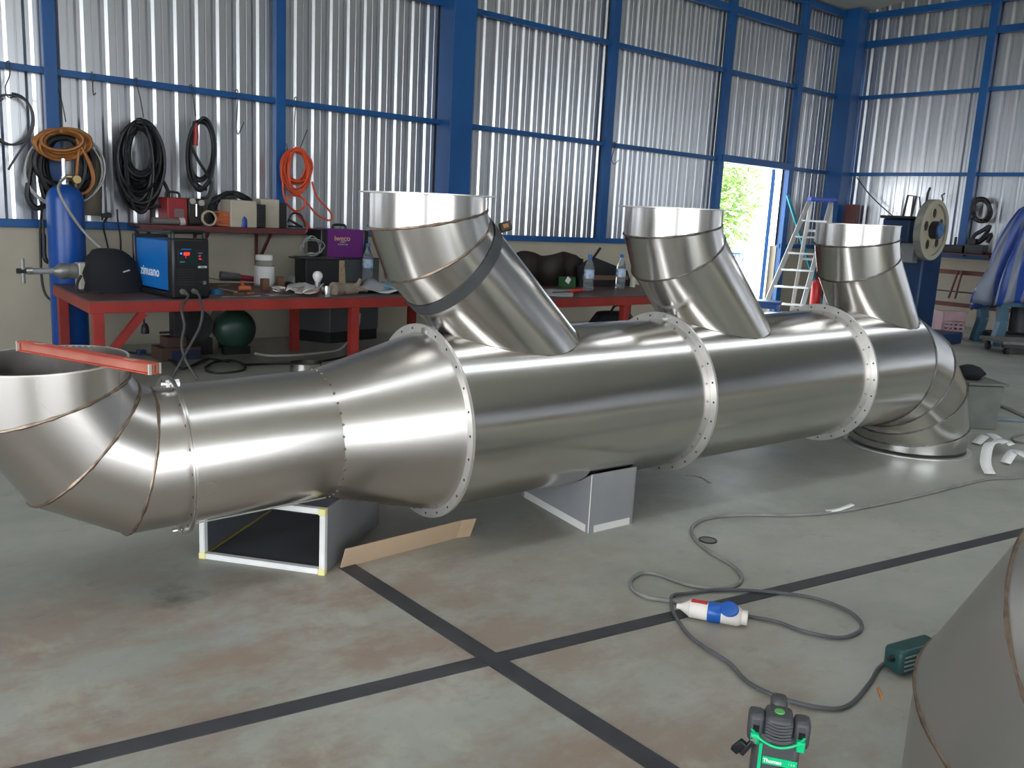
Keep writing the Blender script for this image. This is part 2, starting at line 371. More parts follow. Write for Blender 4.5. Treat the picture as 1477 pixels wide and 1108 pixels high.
def flange(name, c, ax, r0, r1, parent, th=0.005, nb=24, m=None):
    o = part(name, MB().lathe([(r0, -th / 2), (r1, -th / 2), (r1, th / 2), (r0, th / 2)], c, ax, 96, closed=True), m or FLG, parent, smooth=30)
    ax = V(ax).normalized(); u = ax.orthogonal().normalized(); v = ax.cross(u); hb = MB()
    for i in range(nb):
        t = 2 * PI * (i + .5) / nb; p = c + u * (math.cos(t) * (r0 + r1) / 2) + v * (math.sin(t) * (r0 + r1) / 2)
        hb.cyl(p - ax * (th / 2 + .0006), p + ax * (th / 2 + .0006), 0.0042, n=8)
    part('bolt_holes', hb, HOLE, o)['kind'] = 'stuff'; return o
def bolt(p, ax, parent, s=1.0):
    ax = V(ax).normalized()
    return part('bolt', MB().cyl(p - ax * .012 * s, p + ax * .024 * s, .005 * s, n=10).cyl(p - ax * .016 * s, p - ax * .007 * s, .0095 * s, n=6).cyl(p + ax * .006 * s, p + ax * .014 * s, .0095 * s, n=6), CHROME, parent, smooth=30)
def elbow(parent, start, d0, bend_to, Rb, r, angs, L0, L1, m, beadm, seam=True):
    """gored elbow: runs along d0 from start, turns towards bend_to; angs = seam angles"""
    d0 = d0.normalized(); up = (bend_to - d0 * bend_to.dot(d0)).normalized(); k = d0.cross(up); S = start + d0 * L0; cen = S + up * Rb
    ds = [0.0]
    for a in angs: ds.append(2 * a - ds[-1])
    dirs = [rotv(d0, k, a) for a in ds]; J = [cen + rotv(-up, k, a) * (Rb / math.cos((ds[i + 1] - ds[i]) / 2)) for i, a in enumerate(angs)]
    end = J[-1] + dirs[-1] * L1
    pts = [start] + J + [end]; nrm = [d0] + [(dirs[i] + dirs[i + 1]).normalized() for i in range(len(J))] + [dirs[-1]]
    for i in range(len(dirs)):
        a = ring_plane(pts[i], dirs[i], k, r, nrm[i], pts[i]); b = ring_plane(pts[i], dirs[i], k, r, nrm[i + 1], pts[i + 1])
        part('gore', shell(a, b, pts[i], pts[i + 1], dirs[i]), m, parent, smooth=30)
        if seam and i < len(dirs) - 1: part('weld_seam', bead(b), beadm, parent)
    return end, dirs[-1], J, dirs
R_ = math.radians
# 1) elbow with the open mouth at the left
aS = (T + W * -0.028708 + N * 0.032947).normalized(); PE = L2(1.29301, 0, 0); PD = PE - aS * (1.29301 - 0.86106); RS, RSF = 0.19695, 0.22475
upS = (N - aS * N.dot(aS)).normalized(); upS = rotv(upS, aS, 0.01444)
e1 = thing('duct_elbow', 'open-topped gored stainless duct elbow at the left end, with brown weld seams', 'duct', (PD.x - .25, PD.y, .12))
end1, dir1, J1, D1 = elbow(e1, PD - aS * .003, -aS, upS, 0.27191, RS, [R_(15), R_(45), R_(75)], 0.026, 0.10352, STEELD, WELD)
flange('flange', PD - aS * .003, aS, RS, RSF, e1, nb=20, m=STEELD)
v1 = upS; kx = aS.cross(upS)
bolt(PD + rotv(upS, aS, .12) * (RSF - .012), -aS, e1, 1.2); bolt(PD + rotv(-upS, aS, -.22) * (RSF - .012), -aS, e1, 1.2)
part('rim', MB().lathe([(RS - .003, -.003), (RS + .003, -.003), (RS + .003, .001), (RS - .003, .001)], end1, dir1, 72, closed=True), FLG, e1)
# 2) small pipe and cone
PA = L2(SA, 0, 0)
red = thing('duct_reducer', 'stainless reducer duct, small straight pipe widening to a cone, spot-welded joint', 'duct', (PE.x, PE.y, .2))
kk = aS.orthogonal().normalized()
part('pipe', shell(ring_plane(PD + aS * .003, aS, W, RS, aS, PD + aS * .003), ring_plane(PE, aS, W, RS, aS, PE), PD, PE, aS), STEELD, red, smooth=30)
part('cone', shell(ring_plane(PE, aS, W, RS, aS, PE), ring_plane(PA - T * .004, T, W, RB, T, PA - T * .004), PE, PA, PA - PE), STEELD, red, smooth=30)
flange('flange', PD + aS * .003, aS, RS, RSF, red, nb=20, m=STEELD); flange('flange', PA - T * .004, T, RB, RFL, red, nb=26)
tk = MB(); rg = ring_plane(PE, aS, W, RS + .0015, aS, PE)
for i in range(0, 72, 2):
    q = rg[i] + V((random.uniform(-1, 1), random.uniform(-1, 1), random.uniform(-1, 1))) * .0015; tk.lathe([(0, -.003), (.0035, -.002), (.0042, 0), (.0035, .002), (0, .003)], q, (rg[i] - PE), 7)
part('tack_welds', tk, WELD, red)['kind'] = 'stuff'
part('long_seam', MB().tube([PE - N * (RS + .001) - W * .02, PA - N * (RB + .001) - W * .03], .004, 6), WELD, red)
part('long_seam', MB().tube([PD - N * (RS * .96) - W * .07 + aS * .01, PE - N * (RS * .985) - W * .05], .0025, 6), FLG, red)
# 3) trunk sections with slanted branches
def branch(parent, s0, zt, h1, h2, al, m, beadm, az=0.0, fl=True):
    Tz = T * math.cos(az) + W * math.sin(az); kx = W * math.cos(az) - T * math.sin(az)
    top = L2(s0, 0, zt); Ja = L2(s0, 0, h1); d1 = (N * math.cos(al / 2) - Tz * math.sin(al / 2)).normalized(); Jb = Ja - d1 * h2; d2 = (N * math.cos(al) - Tz * math.sin(al)).normalized()
    a = ring_plane(top, N, kx, BR, N, top); b = ring_plane(top, N, kx, BR, (N + d1).normalized(), Ja); c = ring_plane(Jb, d2, kx, BR, (d1 + d2).normalized(), Jb)
    b2 = ring_plane(Ja, d1, kx, BR, (N + d1).normalized(), Ja); c2 = ring_plane(Ja, d1, kx, BR, (d1 + d2).normalized(), Jb)
    bot = []
    for p in c:
        q = p - O; A = q - T * q.dot(T); B = d2 - T * d2.dot(T); aa = B.dot(B); bb = A.dot(B); cc = A.dot(A) - (RB - .002) ** 2; ds = max(bb * bb - aa * cc, 0); t = (-bb + math.sqrt(ds)) / aa; bot.append(p + d2 * t)
    o = part('branch_collar', shell(a, b, top, Ja, N), m, parent, smooth=30)
    part('branch_mid_piece', shell(b2, c2, Ja, Jb, d1), m, parent, smooth=30)
    part('branch_stem', shell(c, bot, Jb, Jb, d2), m, parent, smooth=30)
    part('weld_seam', bead(b2), beadm, parent); part('weld_seam', bead(c), beadm, parent); part('weld_seam', bead(bot, .003), beadm, parent)
    if fl: part('branch_flange', MB().lathe([(BR - .002, -.002), (BRF, -.002), (BRF, .002), (BR - .002, .002)], top, N, 72, closed=True), FLG, parent, smooth=30)
    else: part('branch_rim', MB().lathe([(BR - .003, -.002), (BR + .003, -.002), (BR + .003, .001), (BR - .003, .001)], top, N, 72, closed=True), FLG, parent, smooth=30)
    return Jb, d2, kx
def trunk(name, label, s0, s1, br, beadm, fls, m):
    c0 = L2(s0, 0, 0); c1 = L2(s1, 0, 0); t = thing(name, label, 'duct', (c0 + (c1 - c0) / 2) - N * RB)
    part('trunk_pipe', shell(ring_plane(c0, T, W, RB, T, c0), ring_plane(c1, T, W, RB, T, c1), c0, c1, T), m, t, smooth=30)
    for s in fls: flange('flange', L2(s, 0, 0), T, RB, RFL, t, nb=26)
    return t, branch(t, *br, m, beadm)
t1, (jb, d2, kxb) = trunk('duct_section', 'stainless duct section with slanted branch pipe wearing a dark strap', SA + .001, SB - .001, (1.6652, .7390, .6645, .1001, .7953), WELD, (SA + .0015, SB - .004), STEELB)
t2, _ = trunk('duct_section', 'middle stainless duct section whose slanted branch pipe stands before the doorway', SB + .001, SD - .001, (2.7801, .7315, .6514, .1059, .7470), WELDD, (SB + .0015, SD - .004), STEELB)
for s, t in ((SA, t1), (SB, t2)):
    bolt(L2(s, 0, 0) + rotv(N, T, .12) * (RFL - .014), T, t, 1.3)
# 4) end elbow standing on the floor
e2 = thing('duct_elbow', 'stainless duct elbow standing on the floor at the far end, short branch on top', 'duct', (4.70, 2.15, 0))
end2, dir2, J2, D2 = elbow(e2, L2(SD + .001, 0, 0), T, -N, 0.444, RB, [R_(11.25), R_(33.75), R_(56.25), R_(78.75)], 4.259 - SD, .09, STEELB, WELDD)
flange('flange', L2(SD + .0015, 0, 0), T, RB, RFL, e2, nb=26)
part('base_flange', MB().lathe([(RB, 0), (RFL, 0), (RFL, .006), (RB, .006)], V((end2.x, end2.y, 0.001)), (0, 0, 1), 96, closed=True), FLG, e2, smooth=30)
branch(e2, 4.0264, .6976, .6194, .1139, .5960, STEELB, WELDD, -.06, False)
# 5) elbow in the foreground at the right
e3 = thing('duct_elbow', 'large gored stainless elbow in the right foreground, cut off by the picture edge', 'duct', (1.9385, .3743, 0))
tv = V((math.cos(-2.0191), math.sin(-2.0191), 0))
elbow(e3, V((1.9385, .3743, .003)), V((0, 0, 1)), tv, .4315, .3878, [R_(15.3), R_(46), R_(76.6)], .028, .10, mat('stainless_sheet_smudged', (0.50, 0.475, 0.45), (0.40, 0.39, 0.37), scale=3.5, rough=0.38, r2=0.50, metal=0.9, lo=.15, hi=.85, detail=1.5), WELD)
# strap round the first branch with its little box
STRAPM = mat('dark_strap', (0.055, 0.058, 0.06), (0.04, 0.042, 0.045), scale=8, rough=0.5)
sc_ = jb - d2 * .080; ns = (d2 + T * -.10 + N * .0).normalized(); vv = d2.cross(kxb)
st = thing('strap', 'dark grey flexible strap wrapped round the first branch pipe, small box at its end', 'strap', sc_)
def strap_ring(off, rr):
    out = []
    for i in range(72):
        t = 2 * PI * i / 72; p = sc_ + kxb * (rr * math.cos(t)) + vv * (rr * math.sin(t)); k = -(p - sc_).dot(ns) / d2.dot(ns); out.append(p + d2 * (k + off))
    return out
part('band', shell(strap_ring(-.020, BR + .0045), strap_ring(.020, BR + .0045), sc_, sc_, d2), STRAPM, st, smooth=30)
pb = aty(729, 327, 2.30); 
fb = frame(pb, (1, -.5, .35), (0.1, .3, 1))
part('buckle_box', MB(fb).box((0, 0, 0), (.040, .030, .022)), mat('buckle', (0.03, .026, .022), rough=.5), st, bevel=.003); part('buckle_plate', MB(fb).box((0, 0, .0115), (.018, .014, .002)), mat('brass', (.45, .22, .08), rough=.35, metal=.8), st)

# ------------------------------------------------------------------ supports under the duct
p0 = atz(288, 805); p1 = atz(468, 830); ex = (p1 - p0).normalized(); ey = V((-ex.y, ex.x, 0)); bw = (p1 - p0).length; bd = .48; bh = .212
ALU = mat('white_aluminium', (0.80, 0.79, 0.76), (0.70, 0.69, 0.67), scale=8, rough=0.4)
sb = thing('support_box', 'open-fronted box of dark panels in white aluminium frame under the small pipe', 'box', p0 + ex * bw / 2 + ey * bd / 2)
F = MX(((ex.x, ey.x, 0, p0.x), (ex.y, ey.y, 0, p0.y), (0, 0, 1, 0), (0, 0, 0, 1)))
b_ = .018
for x0_, z0_, x1_, z1_ in ((0, b_ / 2, bw, b_ / 2), (0, bh - b_ / 2, bw, bh - b_ / 2), (b_ / 2, 0, b_ / 2, bh), (bw - b_ / 2, 0, bw - b_ / 2, bh)):
    m_ = MB(F); up = (0, 1, 0)
    vert = abs(x1_ - x0_) < 1e-6
    c_ = ((x0_ + x1_) / 2, b_ / 2, (z0_ + z1_) / 2)
    if vert:
        m_.box(c_, (b_, b_, bh - 2 * b_)); [m_.box((c_[0] + o, -.0005, c_[2]), (.003, .003, bh - 2 * b_)) for o in (-.005, .005)]
    else:
        m_.box(c_, (bw, b_, b_)); [m_.box((c_[0], -.0005, c_[2] + o), (bw, .003, .003)) for o in (-.005, .005)]
    part('frame_bar', m_, ALU, sb, smooth=0)
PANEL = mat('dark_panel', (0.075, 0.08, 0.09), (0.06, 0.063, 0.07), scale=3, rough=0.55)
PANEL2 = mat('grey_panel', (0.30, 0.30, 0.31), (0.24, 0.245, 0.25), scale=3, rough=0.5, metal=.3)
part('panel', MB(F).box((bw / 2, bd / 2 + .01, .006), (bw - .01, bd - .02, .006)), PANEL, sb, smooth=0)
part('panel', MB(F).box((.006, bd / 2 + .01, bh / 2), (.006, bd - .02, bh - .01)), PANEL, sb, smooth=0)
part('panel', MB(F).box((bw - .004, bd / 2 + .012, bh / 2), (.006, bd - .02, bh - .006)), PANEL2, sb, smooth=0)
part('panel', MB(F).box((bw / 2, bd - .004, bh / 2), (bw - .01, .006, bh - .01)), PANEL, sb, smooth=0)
YT = mat('yellow_tape', (0.75, 0.68, 0.30), rough=.5)
for x_, z_ in ((.010, .010), (bw - .010, .008), (bw - .010, bh - .010)): part('corner_tape', MB(F).box((x_, .006, z_), (.024, .022, .022)), YT, sb, smooth=0, bevel=.004)
part('edge_tape', MB(F).box((.013, bd / 2, .012), (.008, bd - .05, .004)), mat('ochre_tape', (.25, .2, .05), rough=.6), sb, smooth=0)

pl = atz(752, 715); pm = atz(848, 770); pr = atz(912, 755)
GP = mat('grey_sheet', (0.36, 0.36, 0.37), (0.31, 0.31, 0.325), scale=3, rough=0.42, metal=0.25)
sd_ = thing('saddle_support', 'grey sheet-metal saddle box carrying the first duct section', 'box', (pl + pm + pr) / 3)
def saddle_z(p):
    q = p - O; s_ = q.dot(T); wv = q.dot(W); zc = (O + T * s_).z
    return min(.222, zc - math.sqrt(max((RB + .001) ** 2 - wv * wv, 0)) - .001) if abs(wv) < RB else .222
mr_ = pr - pm
for off in (V((0, 0, 0)), mr_):
    P = [pm + (pl - pm) * (i / 14) + off for i in range(15)]
    poly = [p for p in P] + [V((p.x, p.y, saddle_z(p))) for p in reversed(P)]
    part('saddle_plate', MB().extrude(poly, mr_.normalized() * .004 * (1 if off.length < 1e-6 else -1)), GP, sd_, smooth=0)
part('front_plate', MB().extrude([pm, pr, pr + V((0, 0, .222)), pm + V((0, 0, .222))], (pl - pm).normalized() * .004), GP, sd_, smooth=0)
part('back_plate', MB().extrude([pl, pl + mr_, pl + mr_ + V((0, 0, saddle_z(pl))), pl + V((0, 0, saddle_z(pl)))], (pm - pl).normalized() * .004), GP, sd_, smooth=0)
WT = mat('pale_tape', (0.72, 0.70, 0.67), rough=.6)
nrm_ = -(mr_.normalized()); fr_ = (pm - pl).normalized()
part('tape', MB().bar(pm + (pl - pm) * .04 + V((0, 0, .014)) + nrm_ * .0006, pm + (pl - pm) * .95 + V((0, 0, .014)) + nrm_ * .0006, .0012, .028), WT, sd_, smooth=0)
part('tape', MB().bar(pm + mr_ * .12 + V((0, 0, .013)) + fr_ * .0006, pm + mr_ * .92 + V((0, 0, .013)) + fr_ * .0006, .0012, .026), WT, sd_, smooth=0)
part('edge_weld', MB().tube([pm + V((0, 0, .002)), pm + V((0, 0, .222))], .0022, 6), WT, sd_)

# cardboard strip on the floor
c0 = atz(490, 820); c1 = atz(657, 776); c2 = atz(677, 773); tp = V((0, 0, .075)); bk = V((c1 - c0).normalized().cross(V((0, 0, -1)))) * -.03
cb = thing('cardboard_strip', 'torn strip of brown cardboard lying in front of the large cone flange', 'cardboard', c0.lerp(c1, .5))
def cquad(a, b, nm):
    up_ = V((0, 0, .075)) + bk; part(nm, MB().extrude([a, b, b + up_, a + up_], bk.normalized() * .004), CARD, cb, smooth=0)
cquad(c0, c1, 'flap'); cquad(c1, c2, 'flap')
STAIN = mat('cardboard_stain', (.16, .10, .06), rough=.9)
for t_, h_, s_ in ((.36, .028, .022), (.10, .024, .007), (.50, .010, .008)):
    q = c0.lerp(c1, t_) + (V((0, 0, .075)) + bk) * (h_ / .058); part('stain', MB().box(q - bk.normalized() * .0004, (s_, .001, s_ * .45), MX.Rotation(math.atan2((c1 - c0).y, (c1 - c0).x), 3, 'Z')), STAIN, cb, smooth=0)

# red spirit level across the open mouth
zl = end1.z + .0035; la = atz(25, 506, zl); lb = atz(217, 541, zl); dlv = (lb - la).normalized(); slv = dlv.cross(V((0, 0, 1))).normalized()
lev = thing('spirit_level', 'red aluminium spirit level lying across the mouth of the left elbow', 'level', (la + lb) / 2)
LVM = mat('red_anodised', (0.62, 0.085, 0.045), (0.50, 0.06, 0.035), scale=7, rough=0.38)
Fl = frame((la + lb) / 2, dlv, -slv); LL = (lb - la).length
if Fl.to_3x3().col[2].z < 0: Fl = frame((la + lb) / 2, dlv, slv)
part('top_flange', MB(Fl).box((0, .014, .0245), (LL, .034, .003)), LVM, lev, smooth=0, bevel=.001)
part('bottom_flange', MB(Fl).box((0, .014, .0015), (LL, .034, .003)), LVM, lev, smooth=0, bevel=.001)
part('web', MB(Fl).box((0, .010, .013), (LL, .005, .021)), mat('pink_web', (.50, .20, .15), (.40, .14, .10), scale=12, rough=.5), lev, smooth=0)
part('web', MB(Fl).box((0, .020, .013), (LL, .005, .021)), MATS['pink_web'], lev, smooth=0)
for sgn in (-1, 1): part('end_edge', MB(Fl).box((sgn * (LL / 2 - .002), .0, .013), (.005, .007, .026)).box((sgn * (LL / 2 - .002), .029, .013), (.005, .006, .026)), mat('bare_aluminium', (.7, .66, .58), rough=.4, metal=.6), lev, smooth=0)
for x_ in (-.35, .33): part('vial_window', MB(Fl).box((x_ * LL, .014, .0262), (.032, .012, .001)), mat('vial_green', (.42, .45, .30), rough=.2), lev, smooth=0)

# ------------------------------------------------------------------ things on the floor
def floor_path(px, z=.007, n=6): return smooth_path([atz(x, y, z) for x, y in px], n)
CABLE = mat('grey_cable', (0.16, 0.155, 0.145), (0.24, 0.235, 0.215), scale=9, rough=0.5)
single('power_cable', MB().tube(floor_path([(1560, 672), (1477, 688), (1420, 692), (1330, 714), (1230, 735), (1150, 743), (1070, 743), (1020, 748), (998, 761), (1003, 778), (1025, 797), (1055, 815), (1070, 832), (1060, 845), (1030, 849), (990, 843), (950, 829), (925, 827), (909, 838), (915, 852), (935, 862), (960, 866), (978, 869)]), .0065, 8), CABLE, 'grey power cable snaking in from the right and looping to the connector', 'cable')
single('power_cable', MB().tube(floor_path([(1078, 889), (1120, 897), (1160, 911), (1210, 920), (1240, 910), (1240, 895), (1215, 877), (1170, 862), (1110, 854), (1040, 851), (990, 856), (971, 859), (968, 870), (975, 890), (1000, 922), (1050, 955), (1080, 985), (1130, 1008), (1190, 1022), (1225, 1017), (1255, 985), (1268, 963), (1288, 952)], .0085), .0055, 8), mat('dark_cable', (0.07, 0.07, 0.075), (0.11, 0.11, 0.115), scale=9, rough=0.5), 'dark cable looping from the connector to the green grinder', 'cable')
# blue industrial connector
ca = atz(976, 874, .028); cb_ = atz(1079, 892, .028); ax = (cb_ - ca).normalized(); Lc = (cb_ - ca).length
cn = thing('power_connector', 'white and blue industrial plug connector on the floor between the cables', 'connector', (ca + cb_) / 2 - V((0, 0, .028)))
WHP = mat('dirty_white_plastic', (0.80, 0.74, 0.68), (0.70, 0.64, 0.58), scale=14, rough=.45); BLP = mat('blue_plastic', (0.012, 0.10, 0.42), rough=.3)
part('cable_gland', MB().lathe([(.007, 0), (.009, .06 * Lc), (.016, .12 * Lc), (.022, .17 * Lc)], ca, ax, 20), WHP, cn)
part('plug_body', MB().lathe([(.022, .17 * Lc), (.026, .19 * Lc), (.027, .44 * Lc), (.025, .45 * Lc)], ca, ax, 24), WHP, cn)
part('red_label', MB().lathe([(.0276, .19 * Lc), (.0276, .43 * Lc)], ca + V((0, 0, .0006)), ax, 24), None, cn)
bpy.data.objects.remove(cn.children[-1])
part('blue_collar', MB().lathe([(.027, .44 * Lc), (.029, .46 * Lc), (.029, .61 * Lc), (.027, .63 * Lc)], ca, ax, 24), BLP, cn)
part('socket_body', MB().lathe([(.027, .62 * Lc), (.0275, .86 * Lc), (.024, .90 * Lc), (.021, .91 * Lc), (.021, .99 * Lc), (.016, 1.0 * Lc)], ca, ax, 24), WHP, cn)
uq = V((0, 0, 1)).cross(ax).normalized(); lidn = (V((0, 0, 1)) * .75 - uq * -.0 + (CAM - ca).normalized() * .6).normalized(); lidn = (lidn - ax * lidn.dot(ax)).normalized()
part('lid', MB().lathe([(0, .0), (.026, 0), (.027, .003), (.025, .006), (0, .008)], ca + ax * (.735 * Lc) + lidn * .024, lidn, 24), BLP, cn)
e0 = (lidn * .45 + V((0, 0, 1)) * .9 + uq * .35); e0 = (e0 - ax * e0.dot(ax)).normalized()
part('red_label', MB().strip([[ca + ax * (k * Lc) + rotv(e0, ax, -.55 + 1.1 * i / 8) * .0279 for i in range(9)] for k in (.20, .28, .36, .43)], closed=False), mat('red_plastic', (.55, .02, .03), rough=.35), cn, smooth=60, solid=.0006)
# dark green grinder end behind the big elbow
ga = atz(1287, 950, .045); gb = atz(1375, 925, .055); axg = (gb - ga).normalized()
gr = thing('angle_grinder', 'dark green power tool with vented body half hidden by the foreground elbow', 'power tool', ga - V((0, 0, .045)))
GRN = mat('dark_green_plastic', (0.02, 0.075, 0.075), (0.015, .05, .05), scale=8, rough=.4)
Fg = frame(ga, axg, V((0, 0, 1)).cross(axg))
part('body', MB(Fg).box((.075, 0, -.005), (.15, .062, .066)), GRN, gr, bevel=.012)
for i in range(4): part('vent_slot', MB(Fg).box((.035 + .0 * i, -.0315, -.022 + .012 * i), (.05, .002, .004)), mat('slot_grey', (.25, .28, .30), rough=.4), gr, smooth=0)
part('cable_boot', MB(Fg).lathe([(.006, -.012), (.010, .0), (.012, .004)], (0, 0, 0), (1, 0, 0), 12), BLACK, gr)
# laser level at the bottom of the picture
lt = atz(1125, 1020, .19); lz = V((lt.x, lt.y, 0)); fw_ = (V((CAM.x, CAM.y, 0)) - lz).normalized(); fw_ = rotv(fw_, V((0, 0, 1)), .08)
Fz = frame(lz, V((0, 0, 1)).cross(fw_), -fw_)   # x to the right, -y towards the camera
Fz = MX.Translation(lz) @ MX.Rotation(math.atan2(fw_.y, fw_.x) + PI / 2, 4, 'Z')
ll = thing('laser_level', 'black and bright green laser level standing on the floor at the lower edge', 'laser level', lz)
LGB = mat('charcoal_rubber', (0.065, 0.065, 0.07), rough=.45); LGG = mat('signal_green', (0.0, 0.52, 0.20), rough=.35)
part('body', MB(Fz).box((0, 0, .075), (.088, .080, .142)), LGB, ll, bevel=.012)
part('battery_base', MB(Fz).lathe([(.05, 0), (.052, .004), (.05, .012)], (0, 0, 0), (0, 0, 1), 24), LGB, ll)
for x_, y_, h_ in ((-.042, -.012, .180), (.044, -.010, .180), (0, .036, .192)):
    tw = part('laser_turret', MB(Fz).box((x_, y_, h_ - .028), (.032, .042, .058)), LGB, ll, bevel=.009)
    part('window', MB(Fz).box((x_, y_ - .0205, h_ - .030), (.012, .002, .022)), mat('dark_glass', (.01, .01, .012), rough=.08), tw, smooth=0)
hd = part('bumper', MB(Fz).box((0, -.008, .162), (.054, .062, .044)), LGB, ll, bevel=.010)
for i in range(6):
    z_ = .144 + .0065 * i; P = [(x, -.039 - .003 * math.cos(x * 60), z_ - .006 * math.cos(x * 55)) for x in [-.024 + .006 * k for k in range(9)]]
    part('rib', MB(Fz).tube(P, .0022, 6), mat('rib_grey', (.10, .10, .105), rough=.4), hd)
part('top_button', MB(Fz).lathe([(0, .0), (.010, 0), (.0095, .002), (0, .0025)], (0, -.008, .184), (0, 0, 1), 16), mat('button_green', (.12, .42, .12), rough=.4), ll)
gpts = [(-.050, -.030, .150), (-.038, -.042, .142), (-.018, -.044, .132), (0, -.045, .129), (.018, -.044, .132), (.038, -.042, .142), (.050, -.030, .150)]
part('green_band', MB(Fz).tube(smooth_path(gpts, 5), .0028, 6), LGG, ll)
for sx_ in (-1, 1): part('green_guard', MB(Fz).box((sx_ * .043, -.036, .136), (.017, .016, .022)), LGG, ll, bevel=.003)
part('green_strut', MB(Fz).bar((-.030, -.0415, .130), (-.030, -.0415, .070), .006, .003, (0, 1, 0)), LGG, ll, smooth=0)
lbp = part('name_plate', MB(Fz).box((.008, -.0415, .096), (.066, .003, .016)), LGG, ll, bevel=.001)
text('Thomas', .011, Fz @ MX.Translation((-.006, -.0434, .096)) @ MX.Rotation(PI / 2, 4, 'X'), WHITE, 'lettering', lbp, .0003, .0004)
text('1 0 2', .006, Fz @ MX.Translation((.030, -.0434, .096)) @ MX.Rotation(PI / 2, 4, 'X'), WHITE, 'lettering', lbp, .0003)
part('knob', MB(Fz).cyl((-.046, -.035, .136), (-.046, -.050, .136), .0055, n=14), CHROME, ll)
part('lever', MB(Fz).bar((-.046, -.046, .134), (-.066, -.046, .102), .010, .012, (0, 1, 0)).bar((-.062, -.046, .128), (-.080, -.04, .102), .016, .012, (0, 1, 0)), BLACKP, ll, bevel=.002)
part('copper_contact', MB(Fz).cyl((.012, -.041, .082), (.012, -.046, .082), .006, n=12), mat('copper', (.6, .28, .14), rough=.3, metal=1), ll)
# small litter
single('cigarette_butt', MB().cyl(atz(1267, 993, .004), atz(1272, 1006, .004), .004, n=8), mat('orange_paper', (.55, .24, .08), rough=.8), 'small orange stub lying near the dark cable and laser level', 'litter')
dr = thing('drain_cover', 'round steel drain cap set in the floor beside the cable bend', 'drain cap', atz(1021, 780))
part('cap_plate', MB().lathe([(0, .0), (.030, 0), (.030, .002), (0, .003)], atz(1021, 780), (0, 0, 1), 28), mat('cap_steel', (.20, .20, .18), rough=.5, metal=.4), dr)
part('cap_ring', MB().lathe([(.029, 0), (.033, 0), (.033, .004), (.029, .004)], atz(1021, 780), (0, 0, 1), 28, closed=True), DARKM, dr)
def flat_strip(px, wd, z, curl, name, label, cat, m=PAPER, n=5):
    P = smooth_path([atz(x, y, z) + V((0, 0, c)) for (x, y), c in zip(px, curl)], n); mb = MB(); A = []; B = []
    for i, p in enumerate(P):
        d = (P[min(i + 1, len(P) - 1)] - P[max(i - 1, 0)]); d.z = 0; d.normalize(); s_ = V((-d.y, d.x, 0)) * wd / 2; A.append(p - s_); B.append(p + s_ + V((0, 0, .004)))
    mb.strip([A, B], closed=False); return single(name, mb, m, label, cat, smooth=60, solid=.0015)
flat_strip([(1408, 640), (1425, 634), (1440, 650), (1424, 660), (1420, 675), (1428, 684)], .05, .01, [.0, .03, .05, .07, .03, 0], 'paper_strip', 'crumpled white paper strip curling beside the far elbow base', 'paper')
flat_strip([(1436, 652), (1448, 650), (1458, 652)], .055, .01, [.05, .055, .035], 'paper_strip', 'short white paper tab folded over at the middle of the strips', 'paper')
flat_strip([(1450, 668), (1462, 662), (1480, 668), (1500, 672)], .05, .01, [0, .04, .03, .0], 'paper_strip', 'white paper strip running off the right picture edge', 'paper')
flat_strip([(1192, 738), (1210, 737), (1230, 732)], .018, .010, [0, .004, .012], 'paper_scrap', 'small white paper scrap lying on the grey cable', 'paper')
flat_strip([(990, 686), (1010, 691), (1026, 698)], .010, .004, [0, .003, 0], 'foil_scrap', 'thin silver sliver on the floor under the middle duct flange', 'scrap', FLG)
# steel ring behind the small pipe
rc = atz(441, 541)
single('steel_ring', MB().lathe([(.105, 0), (.105, .085), (.102, .085), (.102, 0)], rc, (0, 0, 1), 48, closed=True), STEELB, 'short stainless ring standing on the floor behind the reducer', 'ring', smooth=30)
# grey storage box with lid and a black bag
bx0 = atz(1440, 621); Fb = MX.Translation(bx0) @ MX.Rotation(.35, 4, 'Z')
kb = thing('storage_box', 'weathered grey box with flat lid beyond the far elbow', 'box', bx0)
GB = mat('weathered_grey', (0.15, 0.155, 0.14), (0.11, 0.115, 0.105), scale=7, rough=.8)
hb_ = .262
def taper(M, x0, x1, y0, y1, z0, z1, k):
    cx = (x0 + x1) / 2; cy = (y0 + y1) / 2; vs = []
    for z, q in ((z0, k), (z1, 1)): vs += [(cx + (x - cx) * q, cy + (y - cy) * q, z) for x, y in ((x0, y0), (x1, y0), (x1, y1), (x0, y1))]
    return MB(M).add(vs, [(3, 2, 1, 0), (4, 5, 6, 7), (0, 1, 5, 4), (1, 2, 6, 5), (2, 3, 7, 6), (3, 0, 4, 7)])
Fb = MX.Translation(bx0) @ MX.Rotation(math.atan2(-.644, .763) + .05, 4, 'Z')
part('body', taper(Fb, -.22, .0, .0, .26, 0, hb_, .90), GB, kb, smooth=0, bevel=.004)
part('seam_gap', MB(Fb).box((-.11, .13, hb_ + .004), (.205, .245, .008)), HOLE, kb, smooth=0)
part('lid', MB(Fb).box((-.105, .13, hb_ + .014), (.25, .28, .014)), GB, kb, smooth=0, bevel=.004)
bag = MB(); bc = Fb @ V((-.145, .15, hb_ + .021)); rn = random.Random(3); rows = []
for j in range(9):
    t_ = j / 8; rows.append([bc + V((math.cos(2 * PI * i / 20), math.sin(2 * PI * i / 20), 0)) * (.085 * math.sin(PI * (.12 + .85 * t_)) ** .6 * (1 + .12 * math.sin(3 * i + j))) + V((0, 0, .085 * t_)) for i in range(20)])
bag.strip(rows); bag.add([p for p in rows[-1]], [tuple(range(20))]); bag.add([p for p in rows[0]], [tuple(range(19, -1, -1))])
single('black_bag', bag, CLOTHK, 'crumpled black cloth bag on the grey box lid', 'bag', smooth=60)

